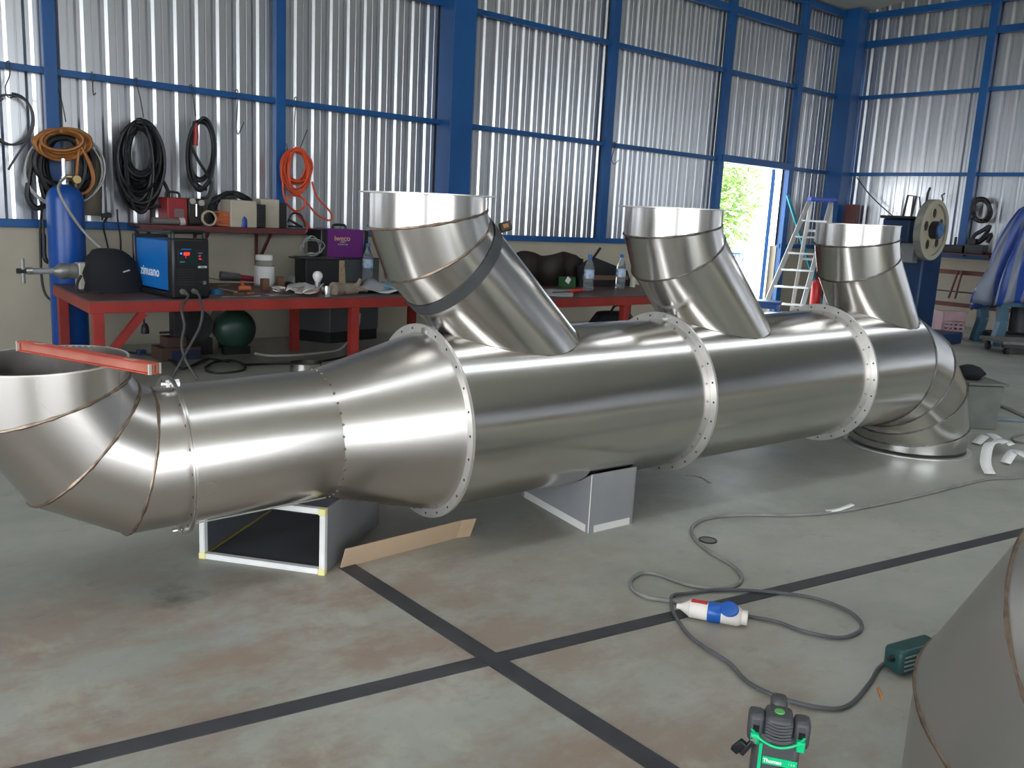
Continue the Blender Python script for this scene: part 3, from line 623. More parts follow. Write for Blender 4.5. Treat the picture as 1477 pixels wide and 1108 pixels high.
single('floor_cable', MB().tube(floor_path([(1436, 585), (1450, 588), (1470, 597), (1500, 612)], .01), .012, 8), CABLE, 'grey cable on the floor right of the weathered box', 'cable')
single('floor_cable', MB().tube(floor_path([(1500, 624), (1477, 626), (1460, 631), (1466, 637), (1490, 640)], .007), .006, 8), CABLE, 'thin cable bend at the right edge above the paper strips', 'cable')
single('floor_cable', MB().tube(floor_path([(1438, 604), (1460, 606), (1500, 608)], .012), .014, 8), mat('blue_grey_bar', (.16, .20, .22), rough=.4), 'blue-grey bar on the floor beyond the weathered box', 'bar')

# ------------------------------------------------------------------ gas cylinders by the back wall
def gas_cylinder(name, label, c, r, h, m, valve=True):
    c = V(c); t = thing(name, label, 'gas cylinder', c)
    part('body', MB().lathe([(r * .92, 0), (r, .02), (r, h - r * .9), (r * .94, h - r * .62), (r * .78, h - r * .3), (r * .5, h - r * .08), (r * .24, h)], c, (0, 0, 1), 36), m, t)
    part('neck', MB().lathe([(.028, h - .01), (.028, h + .03), (.018, h + .03), (.018, h + .05)], c, (0, 0, 1), 16), CHROME if valve else DARKM, t)
    return t
GBL = mat('gas_blue', (0.008, 0.075, 0.34), (0.006, 0.055, 0.26), scale=4, rough=.3)
c_ = V((1.615, 6.53, 0)); gc = gas_cylinder('gas_cylinder', 'tall bright blue gas cylinder standing at the left end of the red table', c_, .116, 1.165, GBL)
part('valve_stem', MB().cyl(c_ + V((0, 0, 1.20)), c_ + V((0, 0, 1.33)), .014, n=14), CHROME, gc)
rg_ = part('regulator', MB().cyl(c_ + V((.01, -.01, 1.215)), c_ + V((.085, -.03, 1.215)), .013, n=12).cyl(c_ + V((.06, -.025, 1.20)), c_ + V((.06, -.075, 1.20)), .026, n=18), mat('brass_dull', (.40, .30, .14), rough=.35, metal=.9), gc)
rows = []; ax0 = aty(131, 285, 6.84)
for j in range(8): rows.append([V((ax0.x + .085 * math.cos(2 * PI * i / 20) * (.55 + .45 * math.sin(.4 + 2.2 * j / 7)) * (1 + .08 * math.sin(3 * i + j)), 6.85 + .045 * math.sin(2 * PI * i / 20), 1.42 - .46 * j / 7)) for i in range(20)])
mb = MB(); mb.strip(rows); mb.add(rows[0], [tuple(range(20))]); mb.add(rows[-1], [tuple(range(19, -1, -1))])
single('leather_apron', mb, mat('dusty_leather', (.14, .12, .09), (.09, .075, .055), scale=9, rough=.8), 'dusty brown leather bundle hanging behind the blue cylinder', 'apron', smooth=60)
single('gas_hose', MB().tube(smooth_path([c_ + V((.0, -.03, 1.21)), aty(84, 272, 6.36), aty(100, 305, 6.34), aty(122, 335, 6.36), aty(150, 362, 6.30), aty(172, 378, 6.25), aty(192, 402, 6.15)], 6), .009, 8), mat('grey_hose', (.30, .29, .27), rough=.5), 'grey gas hose running from the blue cylinder down to the table', 'hose')
single('black_cable', MB().tube(smooth_path([aty(56, 285, 6.80), aty(60, 300, 6.78), aty(58, 340, 6.72), aty(60, 400, 6.68), aty(66, 425, 6.66), aty(78, 436, 6.64)], 6), .008, 8), BLACK, 'black cable hanging down left of the blue cylinder', 'cable')
single('hanging_torch', MB().tube(smooth_path([aty(62, 318, 6.72), aty(63, 345, 6.72), aty(64, 370, 6.70), aty(70, 378, 6.70), aty(72, 368, 6.70)], 6), lambda i: .016 if 4 < i < 18 else .008, 8), DARKM, 'dark welding torch handle hanging beside the blue cylinder', 'torch')

# ------------------------------------------------------------------ coils and hooks on the back wall
def px_loop(cx, cy, rx, ry, n, Y, rn, jit, sag=0.0, tilt=0.0, a0=0.0):
    out = []
    for i in range(n):
        t = a0 + 2 * PI * i / n; x = rx * math.cos(t); y = ry * math.sin(t) + sag * abs(math.cos(t)) * ry
        out.append(aty(cx + x * math.cos(tilt) - y * math.sin(tilt), cy + x * math.sin(tilt) + y * math.cos(tilt), Y))
    return out
def coil(cx, cy, rx, ry, turns, r, m, name, label, cat, Y=6.80, jit=.12, seed=1, extra=(), dy=.05, tilt=.0, shift=2.5):
    rn = random.Random(seed); P = []
    for k in range(turns):
        kx, ky = 1 + jit * (rn.random() * 2 - 1), 1 + jit * (rn.random() * 2 - 1); ox, oy = rn.uniform(-shift, shift), rn.uniform(-shift, shift) + (ky - 1) * ry * .6
        P += px_loop(cx + ox, cy + oy, rx * kx, ry * ky, 14, Y + rn.uniform(-dy, dy), rn, 0, tilt=tilt + rn.uniform(-.06, .06), a0=-PI / 2)
    mb = MB().tube(smooth_path(P, 3), r, 6)
    for e in extra: mb.tube(smooth_path([aty(x, y, Y - .02) for x, y in e], 5), r, 6)
    return single(name, mb, m, label, cat, smooth=60)
ORH = mat('orange_brown_hose', (0.36, 0.145, 0.035), (0.27, 0.10, 0.03), scale=14, rough=.5)
coil(90, 206, 34, 18, 15, .0115, ORH, 'hose_coil', 'orange-brown hose coil hanging above the blue gas cylinder', 'hose', Y=6.70, jit=.22, seed=4, extra=[[(110, 200), (124, 225), (134, 255), (128, 276), (112, 280)], [(116, 205), (112, 235), (109, 285)], [(112, 205), (130, 235), (136, 262), (124, 278)]], dy=.04)
coil(92, 240, 34, 46, 8, .018, BLACK, 'cable_coil', 'thick black cable bundle behind the orange-brown hose', 'cable', Y=6.80, jit=.30, seed=9, extra=[[(48, 215), (42, 255), (40, 285), (52, 300), (66, 296)]])
coil(93, 245, 58, 52, 3, .006, mat('clear_hose', (.42, .42, .41), rough=.35), 'hose_coil', 'thin clear hose looped wide around the gas cylinders', 'hose', Y=6.82, jit=.05, seed=12)
coil(18, 173, 30, 36, 2, .0075, mat('slate_cable', (.05, .052, .058), rough=.5), 'cable_loop', 'single loop of dark cable at the left picture edge', 'cable', Y=6.84, jit=.04, seed=2, extra=[[(44, 196), (22, 228), (12, 245)]])
coil(201, 228, 25, 50, 22, .013, BLACK, 'cable_coil', 'large heavy coil of black welding cable on the wall', 'cable', Y=6.80, jit=.38, seed=21, extra=[[(228, 250), (242, 275), (238, 292), (215, 300), (190, 294), (180, 270)], [(176, 190), (168, 230), (172, 262), (186, 290)]], dy=.06)
coil(289, 222, 17, 50, 5, .011, BLACK, 'cable_coil', 'narrow coil of black cable left of the blue wall post', 'cable', Y=6.82, jit=.22, seed=33, extra=[[(272, 200), (285, 230), (304, 262), (300, 283), (290, 286)], [(280, 175), (275, 230), (282, 262), (298, 274)]])
single('torch_handle', MB().tube([aty(282, 178, 6.78), aty(283, 195, 6.78), aty(282, 210, 6.78)], .018, 8), mat('red_handle', (.30, .03, .03), rough=.5), 'dark red torch handle tucked inside the narrow black coil', 'torch')
ORR = mat('orange_red_hose', (0.62, 0.075, 0.025), rough=.42)
coil(428, 242, 18, 26, 13, .008, ORR, 'hose_coil', 'bright orange-red air hose coil right of the blue post', 'hose', Y=6.80, jit=.3, seed=41, extra=[[(412, 230), (408, 262), (411, 288), (424, 304), (437, 300), (439, 288), (424, 282), (410, 288)], [(450, 262), (458, 285), (478, 308), (476, 318), (458, 310), (442, 292), (430, 280)], [(420, 300), (440, 322), (452, 334)], [(425, 305), (444, 325), (440, 336)]], dy=.05)
def hook(px, Y=6.87, r=.004):
    P = [aty(x, y, Y) for x, y in px]; return MB().tube(smooth_path(P, 5), r, 6)
HK = [([(10, 100), (9, 90), (14, 90), (14, 108), (8, 125), (10, 138), (17, 141), (21, 134)], 'bent wire hook carrying the cable loop at the left edge'),
      ([(74, 100), (76, 94), (81, 97), (80, 110), (90, 150), (95, 176)], 'long wire hook above the orange-brown hose'),
      ([(131, 104), (133, 106), (134, 128), (135, 137), (138, 134)], 'short wire hook hanging alone left of the heavy coil'),
      ([(194, 118), (195, 113), (198, 114), (198, 124), (203, 145), (207, 170)], 'long wire hook holding the heavy black coil'),
      ([(273, 128), (274, 123), (277, 124), (279, 140), (282, 168)], 'wire hook holding the narrow black coil'),
      ([(338, 136), (339, 131), (343, 132), (342, 160), (341, 186), (344, 193), (352, 176)], 'long empty wire hook left of the tall post'),
      ([(424, 146), (425, 141), (428, 143), (425, 170), (424, 212)], 'thin straight wire hook above the orange-red hose'),
      ([(410, 212), (411, 208), (414, 210), (414, 232)], 'small wire loop beside the orange-red hose'),
      ([(443, 187), (440, 195), (432, 216)], 'slanting wire end sticking out of the orange-red hose'),
      ([(883, 208), (884, 205), (888, 207), (884, 222), (882, 230), (886, 237), (892, 231)], 'lone wire hook hanging between the second and third post')]
for px, lb in HK: single('wire_hook', hook(px, 6.885 if px[0][0] != 883 else 6.885), WIRE, lb, 'hook', group='wire hooks on the back wall girt', smooth=60)
# ------------------------------------------------------------------ wall shelf and what is on it
SH = .905
sx0, sx1 = aty(196, 330, 6.7).x, aty(432, 333, 6.7).x
shf = thing('wall_shelf', 'dark red steel shelf fixed along the back wall sill', 'shelf', ((sx0 + sx1) / 2, 6.75, SH))
part('board', MB().box(((sx0 + sx1) / 2, 6.75, SH), (sx1 - sx0, .28, .02)), REDD, shf, smooth=0); part('front_lip', MB().box(((sx0 + sx1) / 2, 6.605, SH - .010), (sx1 - sx0, .008, .04)), REDD, shf, smooth=0)
for px in (215, 300, 390): 
    x = aty(px, 345, 6.65).x; part('bracket', MB().bar((x, 6.63, SH - .02), (x, 6.91, SH - .30), .02, .02).bar((x, 6.91, SH - .30), (x, 6.91, SH), .02, .02, (0, 1, 0)), REDD, shf, smooth=0)
ST = SH + .0105
def sxy(px, py=325, Y=6.72): 
    p = aty(px, py, Y); return p.x
def on_shelf(x, w_, d_, h_, y=6.73): return MX.Translation((x, y, ST))
x = sxy(251); t = thing('welding_machine', 'small red welding machine on the wall shelf', 'welding machine', (x, 6.74, ST))
part('case', MB().box((x, 6.74, ST + .10), (.15, .20, .20)), mat('red_case', (.25, .018, .022), rough=.45), t, bevel=.01); part('panel', MB().box((x + .01, 6.639, ST + .09), (.07, .002, .06)), mat('grey_plate', (.14, .10, .10), rough=.5), t, smooth=0)
part('handle', MB().tube(smooth_path([(x - .05, 6.74, ST + .20), (x - .04, 6.74, ST + .235), (x + .04, 6.74, ST + .235), (x + .05, 6.74, ST + .20)], 4), .009, 8), BLACK, t)
x = sxy(279); t = thing('gas_regulator_set', 'black gas regulator unit with gauges beside the red welder', 'regulator', (x, 6.72, ST))
part('body', MB().box((x, 6.74, ST + .10), (.13, .14, .20)), mat('oily_black', (.018, .016, .014), rough=.4), t, bevel=.02)
for dx, dz in ((-.03, .18), (.035, .17)): part('gauge', MB().cyl((x + dx, 6.665, ST + dz), (x + dx, 6.64, ST + dz), .022, n=18), mat('gauge_face', (.35, .33, .28), rough=.3), t)
part('spindle', MB().cyl((x - .0, 6.655, ST + .16), (x - .0, 6.655, ST + .07), .009, n=10), CHROME, t)
x = sxy(246, 325, 6.64); t = thing('grinder_tool', 'grey long-bodied hand tool lying on the shelf front', 'hand tool', (x, 6.64, ST))
part('body', MB().cyl((x - .13, 6.64, ST + .028), (x + .07, 6.64, ST + .026), .026, .022, n=16), mat('dusty_grey', (.13, .12, .11), rough=.6), t); part('head', MB().cyl((x + .065, 6.64, ST + .026), (x + .10, 6.64, ST + .030), .030, n=16), mat('pale_grey', (.42, .40, .37), rough=.6), t)
x = sxy(302, 320, 6.625); single('hose_roll', MB().tube([V((x + .052 * math.cos(a), 6.628 + .006 * math.sin(a * .5), ST + .060 + .052 * math.sin(a))) for a in [i * PI / 12 for i in range(49)]], .008, 8), mat('beige_hose', (.38, .32, .22), rough=.6), 'small roll of beige hose standing on the shelf edge', 'hose', smooth=60)
rn = random.Random(5); P = []
x = sxy(327)
for k in range(9): P += [V((x + .09 * math.cos(a) * rn.uniform(.8, 1.1), 6.70 + .05 * math.sin(a), ST + .012 + .011 * k + rn.uniform(0, .01))) for a in [i * PI / 4 for i in range(8)]]
single('hose_heap', MB().tube(smooth_path(P, 3), .010, 6), mat('dull_orange', (.36, .085, .03), rough=.55), 'flat heap of dull orange hose on the shelf', 'hose', smooth=60)
P = []; x = sxy(338, 300, 6.82)
for k in range(10): P += [V((x + rn.uniform(.14, .20) * math.cos(a), 6.84 + rn.uniform(-.03, .03), ST + .13 + rn.uniform(.10, .14) * math.sin(a))) for a in [i * PI / 5 for i in range(10)]]
single('cable_heap', MB().tube(smooth_path(P, 3), .013, 6), BLACK, 'bulky heap of black cable at the back of the shelf', 'cable', smooth=60)
x = sxy(351, 320, 6.64); t = thing('spray_bottle', 'small blue bottle with grey neck standing in front of the beige welders', 'bottle', (x, 6.64, ST))
part('body', MB().lathe([(.030, 0), (.032, .01), (.030, .06), (.020, .085), (.014, .095)], (x, 6.64, ST), (0, 0, 1), 20), mat('bottle_blue', (.015, .05, .22), rough=.35), t); part('cap', MB().lathe([(.014, .093), (.014, .12), (.008, .125)], (x, 6.64, ST), (0, 0, 1), 14), mat('cap_grey', (.3, .3, .34), rough=.5), t)
BEI = mat('beige_case', (.42, .37, .29), (.36, .32, .25), scale=5, rough=.5)
for px0, px1, h_, y_, lb in ((333, 384, .205, 6.72, 'beige welding machine with black ribbed front in the middle of the shelf'), (376, 414, .225, 6.79, 'taller beige welding machine at the right end of the shelf')):
    xa, xb = sxy(px0, 320, y_ - .1), sxy(px1, 320, y_ - .1); t = thing('welding_machine', lb, 'welding machine', ((xa + xb) / 2, y_, ST))
    xm = xb - (.075 if px0 == 333 else .065)
    part('case', MB().box(((xa + xm) / 2, y_, ST + h_ / 2), (xm - xa, .2, h_)), BEI, t, bevel=.006); part('front', MB().box(((xm + xb) / 2, y_, ST + h_ / 2 - .01), (xb - xm, .19, h_ - .03)), BLACKP, t, bevel=.004)
    for k in range(6): part('louvre', MB().box(((xm + xb) / 2, y_ - .0965, ST + .03 + k * (h_ - .07) / 5), (xb - xm - .012, .004, .006)), DARKM, t, smooth=0)
x = sxy(425, 325, 6.65); t = thing('ground_clamp', 'black welding clamp at the right end of the shelf', 'clamp', (x, 6.66, ST))
part('jaw', MB().bar((x - .05, 6.66, ST + .075), (x + .07, 6.66, ST + .015), .03, .016).bar((x - .05, 6.66, ST + .02), (x + .07, 6.66, ST + .02), .03, .016), BLACKP, t, bevel=.004); part('cable_tail', MB().tube(smooth_path([(x - .05, 6.67, ST + .05), (x - .01, 6.67, ST + .12), (x + .06, 6.66, ST + .11), (x + .09, 6.64, ST + .02)], 5), .008, 8), BLACK, t)

# ------------------------------------------------------------------ red work tables
TZ = .52
def table(name, label, x0, x1, y0, y1, z, legs, braces):
    t = thing(name, label, 'table', ((x0 + x1) / 2, (y0 + y1) / 2, 0)); TOP = mat('table_plate', (.12, .055, .05), (.075, .045, .042), scale=5, rough=.5)
    part('table_top', MB().box(((x0 + x1) / 2, (y0 + y1) / 2, z - .005), (x1 - x0, y1 - y0, .01)), TOP, t, smooth=0)
    for y in (y0 + .025, y1 - .025): part('rail', MB().box(((x0 + x1) / 2, y, z - .042), (x1 - x0, .05, .064)), RED, t, smooth=0, bevel=.003)
    for x in (x0 + .025, x1 - .025): part('end_rail', MB().box((x, (y0 + y1) / 2, z - .042), (.05, y1 - y0 - .1, .064)), RED, t, smooth=0, bevel=.003)
    for x in legs:
        for y in (y0 + .03, y1 - .03): part('leg', MB().box((x, y, (z - .074) / 2), (.06, .06, z - .074)), RED, t, smooth=0, bevel=.003)
    for xa, xb in braces: part('brace', MB().bar((xa, y0 + .03, .16), (xb, y0 + .03, z - .075), .045, .045, (0, 1, 0)), RED, t, smooth=0)
    return t
tx0 = 1.42; lx = atz(523, 430, TZ).x
wt = table('work_table', 'long red steel work table crowded with tools along the back wall', tx0, 4.18, 5.337, 6.385, TZ, (tx0 + .05, lx, 4.13), ((tx0 + .07, tx0 + .30), (4.10, 3.72)))
rz_ = -.058; cn_ = V((tx0, 5.337, 0)); wt.location = cn_ + MX.Rotation(rz_, 3, 'Z') @ (wt.location - cn_); wt.rotation_euler.z = rz_
table('work_table', 'darker red steel table with two water bottles behind the branch pipes', 4.36, 6.45, 4.86, 5.80, TZ, (4.42, atz(905, 427, TZ).x, 6.38), ())
TT = TZ + .0005
def tp(px, py): return atz(px, py, TT)
# spindle tool poking over the left end
Ys = 6.05; a_ = aty(33, 391, Ys); b2 = aty(112, 394, Ys)
t = thing('spindle_tool', 'grey steel spindle with grooved collar and handle bar overhanging the table end', 'tool', (b2.x - .03, Ys, TT))
dx_ = V((1, 0, 0)); zc = a_.z
part('shaft', MB().cyl((a_.x + .02, Ys, zc), (a_.x + .20, Ys, zc), .019, n=18), GREYM, t); part('ferrule', MB().cyl((a_.x + .015, Ys, zc), (a_.x + .05, Ys, zc), .022, n=18), CHROME, t)
part('collar', MB().lathe([(.019, .17), (.045, .20), (.048, .21), (.048, .245), (.044, .247), (.044, .253), (.048, .255), (.048, .30), (.02, .302)], (a_.x, Ys, zc), (1, 0, 0), 28), mat('machined_grey', (.30, .29, .28), (.22, .215, .21), scale=20, rough=.4, metal=.6), t)
part('handle_bar', MB().cyl((a_.x, Ys, zc - .075), (a_.x, Ys, zc + .075), .012, n=12), GREYM, t); part('hub', MB().cyl((a_.x - .035, Ys, zc), (a_.x + .02, Ys, zc), .017, n=6), DARKM, t)
part('body_block', MB().box((a_.x + .36, Ys, (zc + TT) / 2 + .012), (.11, .11, zc - TT + .08)), mat('offwhite_block', (.52, .49, .43), (.44, .41, .36), scale=9, rough=.6), t, bevel=.006)
# black helmet bag
hc = tp(150, 421); hc = V((hc.x + .065, hc.y + .06, TT))
rows = []; rn = random.Random(8)
for j in range(12):
    u_ = j / 11; z_ = .265 * math.sin(u_ * PI / 2); r_ = math.cos(u_ * PI / 2) ** .62
    rows.append([hc + V((math.cos(2 * PI * i / 28) * .175 * max(r_, .02) * (1 + .05 * math.sin(5 * i + 2 * j)) + .05 * (1 - u_) - .03, math.sin(2 * PI * i / 28) * .15 * max(r_, .02) * (1 + .06 * math.sin(3 * i)), z_)) for i in range(28)])
mb = MB(); mb.strip(rows); mb.add(rows[0], [tuple(range(27, -1, -1))]); mb.add(rows[-1], [tuple(range(28))])
hb = thing('helmet_bag', 'round black cloth welding helmet bag on the left end of the red table', 'bag', hc)
part('shell', mb, CLOTHK, hb, smooth=60)
part('lettering_patch', MB().box(hc + V((.045, -.150, .135)), (.042, .002, .008), MX.Rotation(-.3, 3, 'Y')), mat('patch_grey', (.45, .45, .45), rough=.6), hb, smooth=0)
part('strap', MB().tube(smooth_path([hc + V((-.19, -.05, .10)), hc + V((-.22, -.07, .05)), hc + V((-.21, -.09, .005)), hc + V((-.10, -.15, .004))], 5), .008, 6), BLACK, hb)
# blue inverter welder
wc = tp(280, 431); wl_, ww, wh = .44, .215, .40; Fw = MX.Translation((wc.x - .01, wc.y + .012, TT)) @ MX.Rotation(.10, 4, 'Z')   # origin: middle of the front foot, -y front
bw_ = thing('welding_machine', 'bright blue welding inverter with lit red digits on the red table', 'welding machine', V((wc.x, wc.y + .2, TT)))
WBL = mat('welder_blue', (0.010, 0.16, 0.50), (0.008, 0.12, 0.42), scale=2, rough=.35)
part('side_case', MB(Fw).box((0, .30, .19), (ww - .02, .48, .30)), WBL, bw_, bevel=.006)
part('front_bezel', MB(Fw).box((0, .035, .18), (ww + .02, .075, .36)), BLACKP, bw_, bevel=.014)
part('rear_bezel', MB(Fw).box((0, .55, .18), (ww + .015, .03, .36)), BLACKP, bw_, bevel=.010)
part('base_plate', MB(Fw).box((0, .295, .018), (ww + .01, .54, .032)), BLACKP, bw_, bevel=.006)
hnd = part('handle', MB(Fw).tube(smooth_path([(-.10, .03, .34), (-.098, .03, .385), (-.085, .03, .398), (.085, .03, .398), (.098, .03, .385), (.10, .03, .34)], 4), .013, 8), BLACKP, bw_); part('handle_bar', MB(Fw).bar((-.085, .05, .392), (-.085, .54, .385), .02, .018).bar((.085, .05, .392), (.085, .54, .385), .02, .018), BLACKP, bw_, bevel=.004)
pn = part('control_panel', MB(Fw).box((0, -.004, .245), (.172, .004, .092)), mat('panel_dark', (.010, .022, .025), rough=.25), bw_, bevel=.001)
RX = MX.Rotation(PI / 2, 4, 'X'); EMR = mat('led_red', (1.0, .03, .02), rough=.4, emit=1.3); EMB = mat('led_blue', (.05, .12, 1.0), rough=.4, emit=2.5)
def ft(body, size, x, z, m, nm, par, y=-.0072, bold=0.0): return text(body, size, Fw @ MX.Translation((x, y, z)) @ RX, m, nm, par, .0004, bold)
ft('889', .026, -.030, .268, EMR, 'digits', pn, bold=.0003); ft('A', .010, -.036, .250, EMR, 'indicator', pn); ft('~7', .012, .050, .255, EMR, 'indicator', pn); ft('7.4--', .011, .056, .238, EMR, 'indicator', pn); ft('<', .018, -.066, .270, EMB, 'indicator', pn, bold=.001)
LGR = mat('lettering_grey', (.55, .55, .55), rough=.5)
ft('zinuano', .009, .055, .274, LGR, 'lettering', pn); ft('zinuano', .010, -.058, .222, LGR, 'lettering', pn)
part('blue_strip', MB(Fw).box((-.03, -.004, .296), (.06, .003, .006)), WBL, bw_, smooth=0)
for k in range(7): part('vent_bar', MB(Fw).box((-.035, -.004, .085 + .015 * k), (.11, .006, .005)), DARKM, bw_, smooth=0)
pt_ = part('name_plate', MB(Fw).box((.070, -.004, .190), (.055, .003, .012)), mat('plate_white', (.6, .6, .6), rough=.5), bw_, smooth=0); ft('zinuano', .009, .070, .190, BLACKP, 'lettering', pt_, -.006, .0003)
for x_ in (-.06, .012): part('socket', MB(Fw).cyl((x_, .0, .045), (x_, -.035, .042), .017, .014, n=14), mat('socket_grey', (.16, .15, .13), rough=.4), bw_)
part('gas_socket', MB(Fw).cyl((.075, .0, .095), (.075, -.02, .095), .012, n=12), CHROME, bw_)
SIDE = Fw @ MX.Translation((-(ww - .02) / 2 - .0006, .245, .15)) @ MX.Rotation(-PI / 2, 4, 'Z') @ RX
text('zinuano', .085, SIDE @ MX.Translation((-.105, -.010, 0)), mat('lettering_white', (.72, .78, .85), rough=.5), 'lettering', bw_, .0005, .0012)
for k in range(10): part('side_louvre', MB(Fw).box((-(ww - .02) / 2 - .001, .135 - .002 * k, .235 - .014 * k), (.003, .075, .003)), mat('louvre_blue', (.008, .10, .34), rough=.4), bw_, smooth=0)
LEADM = mat('grey_lead', (.075, .072, .068), rough=.5)
for k, (x_, px) in enumerate(((-.06, [(262, 445), (266, 470), (262, 495), (268, 520), (285, 548)]), (.012, [(292, 448), (288, 472), (276, 495), (262, 520), (245, 550)]))):
    s_ = Fw @ V((x_, -.035, .042)); P = [s_, s_ + V((.0, -.05, -.02))] + [aty(a, b, 5.12 - .05 * i) for i, (a, b) in enumerate(px)]
    single('welding_lead', MB().tube(smooth_path(P, 6), .008, 8), LEADM, ('left' if k == 0 else 'right') + ' of the two leads hanging from the blue inverter', 'cable', smooth=60)
# big jar
jc = tp(381, 413); GLASS = mat('clear_plastic', (.86, .88, .88), rough=.08, trans=.92, ior=1.12)
t = thing('plastic_jar', 'large clear plastic jar with white screw lid on the red table', 'jar', jc)
part('jar_body', MB().lathe([(.066, 0), (.070, .006), (.070, .155), (.058, .178), (.055, .195)], jc, (0, 0, 1), 32), GLASS, t); part('lid', MB().lathe([(.060, .188), (.060, .220), (.056, .224)], jc, (0, 0, 1), 32), WHITE, t)
part('paper_label', MB().lathe([(.0712, .020), (.0712, .145)], jc, (0, 0, 1), 32), PAPER, t); part('powder', MB().lathe([(.064, .004), (.066, .01), (.066, .13), (.0, .134)], jc, (0, 0, 1), 24), mat('white_powder', (.62, .62, .60), rough=.9), t)
BRN = mat('brown_brick', (.17, .085, .045), (.12, .06, .035), scale=20, rough=.8)
for px, py, lb in ((382, 419, 'brown block standing upright in front of the jar'), (404, 416, 'second brown block just right of the jar')):
    q = tp(px, py); single('brown_block', MB().box(q + V((0, 0, .041)), (.050, .045, .082)), BRN, lb, 'block', group='brown blocks by the jar', bevel=.003)
q = tp(333, 408); t = thing('angle_grinder', 'grey and red angle grinder lying behind the inverter on the table', 'power tool', q)
part('body', MB().cyl(q + V((-.08, 0, .05)), q + V((.06, -.02, .04)), .035, .028, n=16), mat('grinder_grey', (.10, .10, .095), (.05, .05, .05), scale=10, rough=.5), t); part('grip', MB().cyl(q + V((.05, -.02, .04)), q + V((.16, -.05, .03)), .024, .02, n=14), mat('grinder_red', (.30, .02, .05), rough=.45), t); part('disc', MB().lathe([(0, 0), (.06, 0), (.06, .003), (0, .003)], q + V((-.10, 0, .022)), (.2, 0, 1), 24), DARKM, t)
q = tp(352, 420); t = thing('hose_fitting', 'orange hose fitting lying on the table near the jar', 'fitting', q)
part('body', MB().cyl(q + V((-.04, 0, .02)), q + V((.04, -.01, .02)), .018, n=12), mat('orange_plastic', (.55, .14, .05), rough=.4), t); part('spout', MB().cyl(q + V((-.005, 0, .03)), q + V((-.02, .0, .065)), .012, n=10), MATS['orange_plastic'], t)
q = tp(312, 424); t = thing('tape_roll', 'blue tape roll beside the foot of the inverter', 'tape', q); part('ring', MB().lathe([(.022, 0), (.04, 0), (.04, .03), (.022, .03)], q, (0, 0, 1), 24, closed=True), mat('tape_blue', (.02, .16, .30), rough=.45), t)
single('steel_strip', MB().bar(tp(318, 429), tp(428, 426), .035, .006), CHROME, 'bright steel strip lying along the front edge of the table', 'strip', smooth=0)
single('wood_stick', MB().bar(tp(316, 418) + V((0, 0, .008)), tp(341, 423) + V((0, 0, .008)), .016, .010), mat('pale_wood', (.50, .36, .24), rough=.7), 'pale wooden stick pointing from the inverter toward the jar', 'stick', smooth=0)
def sheet(name, px, label, m=PAPER, z=.002, curl=.01, cat='paper'):
    P = [tp(x, y) + V((0, 0, z)) for x, y in px]; n = 6; rows = []
    for j in range(n + 1):
        a, b = P[0].lerp(P[3], j / n), P[1].lerp(P[2], j / n); rows.append([a.lerp(b, i / n) + V((0, 0, curl * (math.sin(i * 1.3 + j) * .5 + .5) * (1 + .6 * (j == n)))) for i in range(n + 1)])
    mb = MB(); mb.strip(rows, closed=False); return single(name, mb, m, label, cat, smooth=60, solid=.001)
sheet('paper_sheet', [(412, 424), (445, 425), (470, 412), (420, 406)], 'loose white paper sheet in the middle of the red table', curl=.03)
sheet('paper_sheet', [(405, 412), (450, 411), (446, 405), (412, 406)], 'grey paper sheet at the back of the table right of the jar', mat('grey_paper', (.45, .44, .42), rough=.8), curl=.03)
sheet('paper_sheet', [(425, 427), (458, 427), (462, 419), (430, 419)], 'small pinkish paper with orange mark near the table edge', mat('pinkish_paper', (.62, .50, .50), (.60, .30, .10), scale=9, lo=.55, hi=.62, rough=.8), z=.012)
sheet('paper_sheet', [(515, 424), (582, 424), (565, 408), (525, 410)], 'crumpled pale sheet at the right end of the red table', mat('pale_sheet', (.50, .52, .55), rough=.7), curl=.03)
sheet('plastic_bag', [(553, 423), (590, 423), (575, 414), (556, 415)], 'light blue plastic packet at the right end of the table', mat('packet_blue', (.10, .36, .50), rough=.4), z=.02, curl=.02, cat='packet')
q = tp(403, 421); t = thing('wire_tangle', 'small tangle of silvery wire in front of the brown blocks', 'wire', q); rn = random.Random(2)
part('wire', MB().tube(smooth_path([q + V((rn.uniform(-.05, .05), rn.uniform(-.04, .04), rn.uniform(.004, .035))) for _ in range(22)], 3), .004, 5), FLG, t)
q = tp(458, 418); t = thing('light_bulb', 'white round bulb standing on its metal cap on the table', 'light bulb', q)
part('globe', MB().lathe([(.016, .055), (.024, .065), (.034, .085), (.036, .10), (.030, .118), (.016, .13), (0, .133)], q, (0, 0, 1), 24), WHITE, t); part('cap', MB().lathe([(.017, 0), (.019, .02), (.02, .057)], q, (0, 0, 1), 18), mat('cap_silver', (.55, .55, .55), rough=.35, metal=.6), t)
q = tp(473, 424); t = thing('steel_can', 'shiny short steel can at the table edge near the purple machine', 'can', q); part('wall', MB().lathe([(.045, 0), (.045, .055), (.042, .055), (.042, .003), (0, .003)], q, (0, 0, 1), 32), CHROME, t)
q = tp(512, 424); GL = mat('suede', (.27, .22, .17), (.20, .16, .12), scale=12, rough=.9); t = thing('work_glove', 'brown leather work glove with its thumb up on the table', 'glove', q)
part('palm', MB().lathe([(0, -.09), (.035, -.08), (.045, -.02), (.04, .05), (.0, .07)], q + V((-.02, .03, .03)), (1, .25, .05), 16), GL, t)
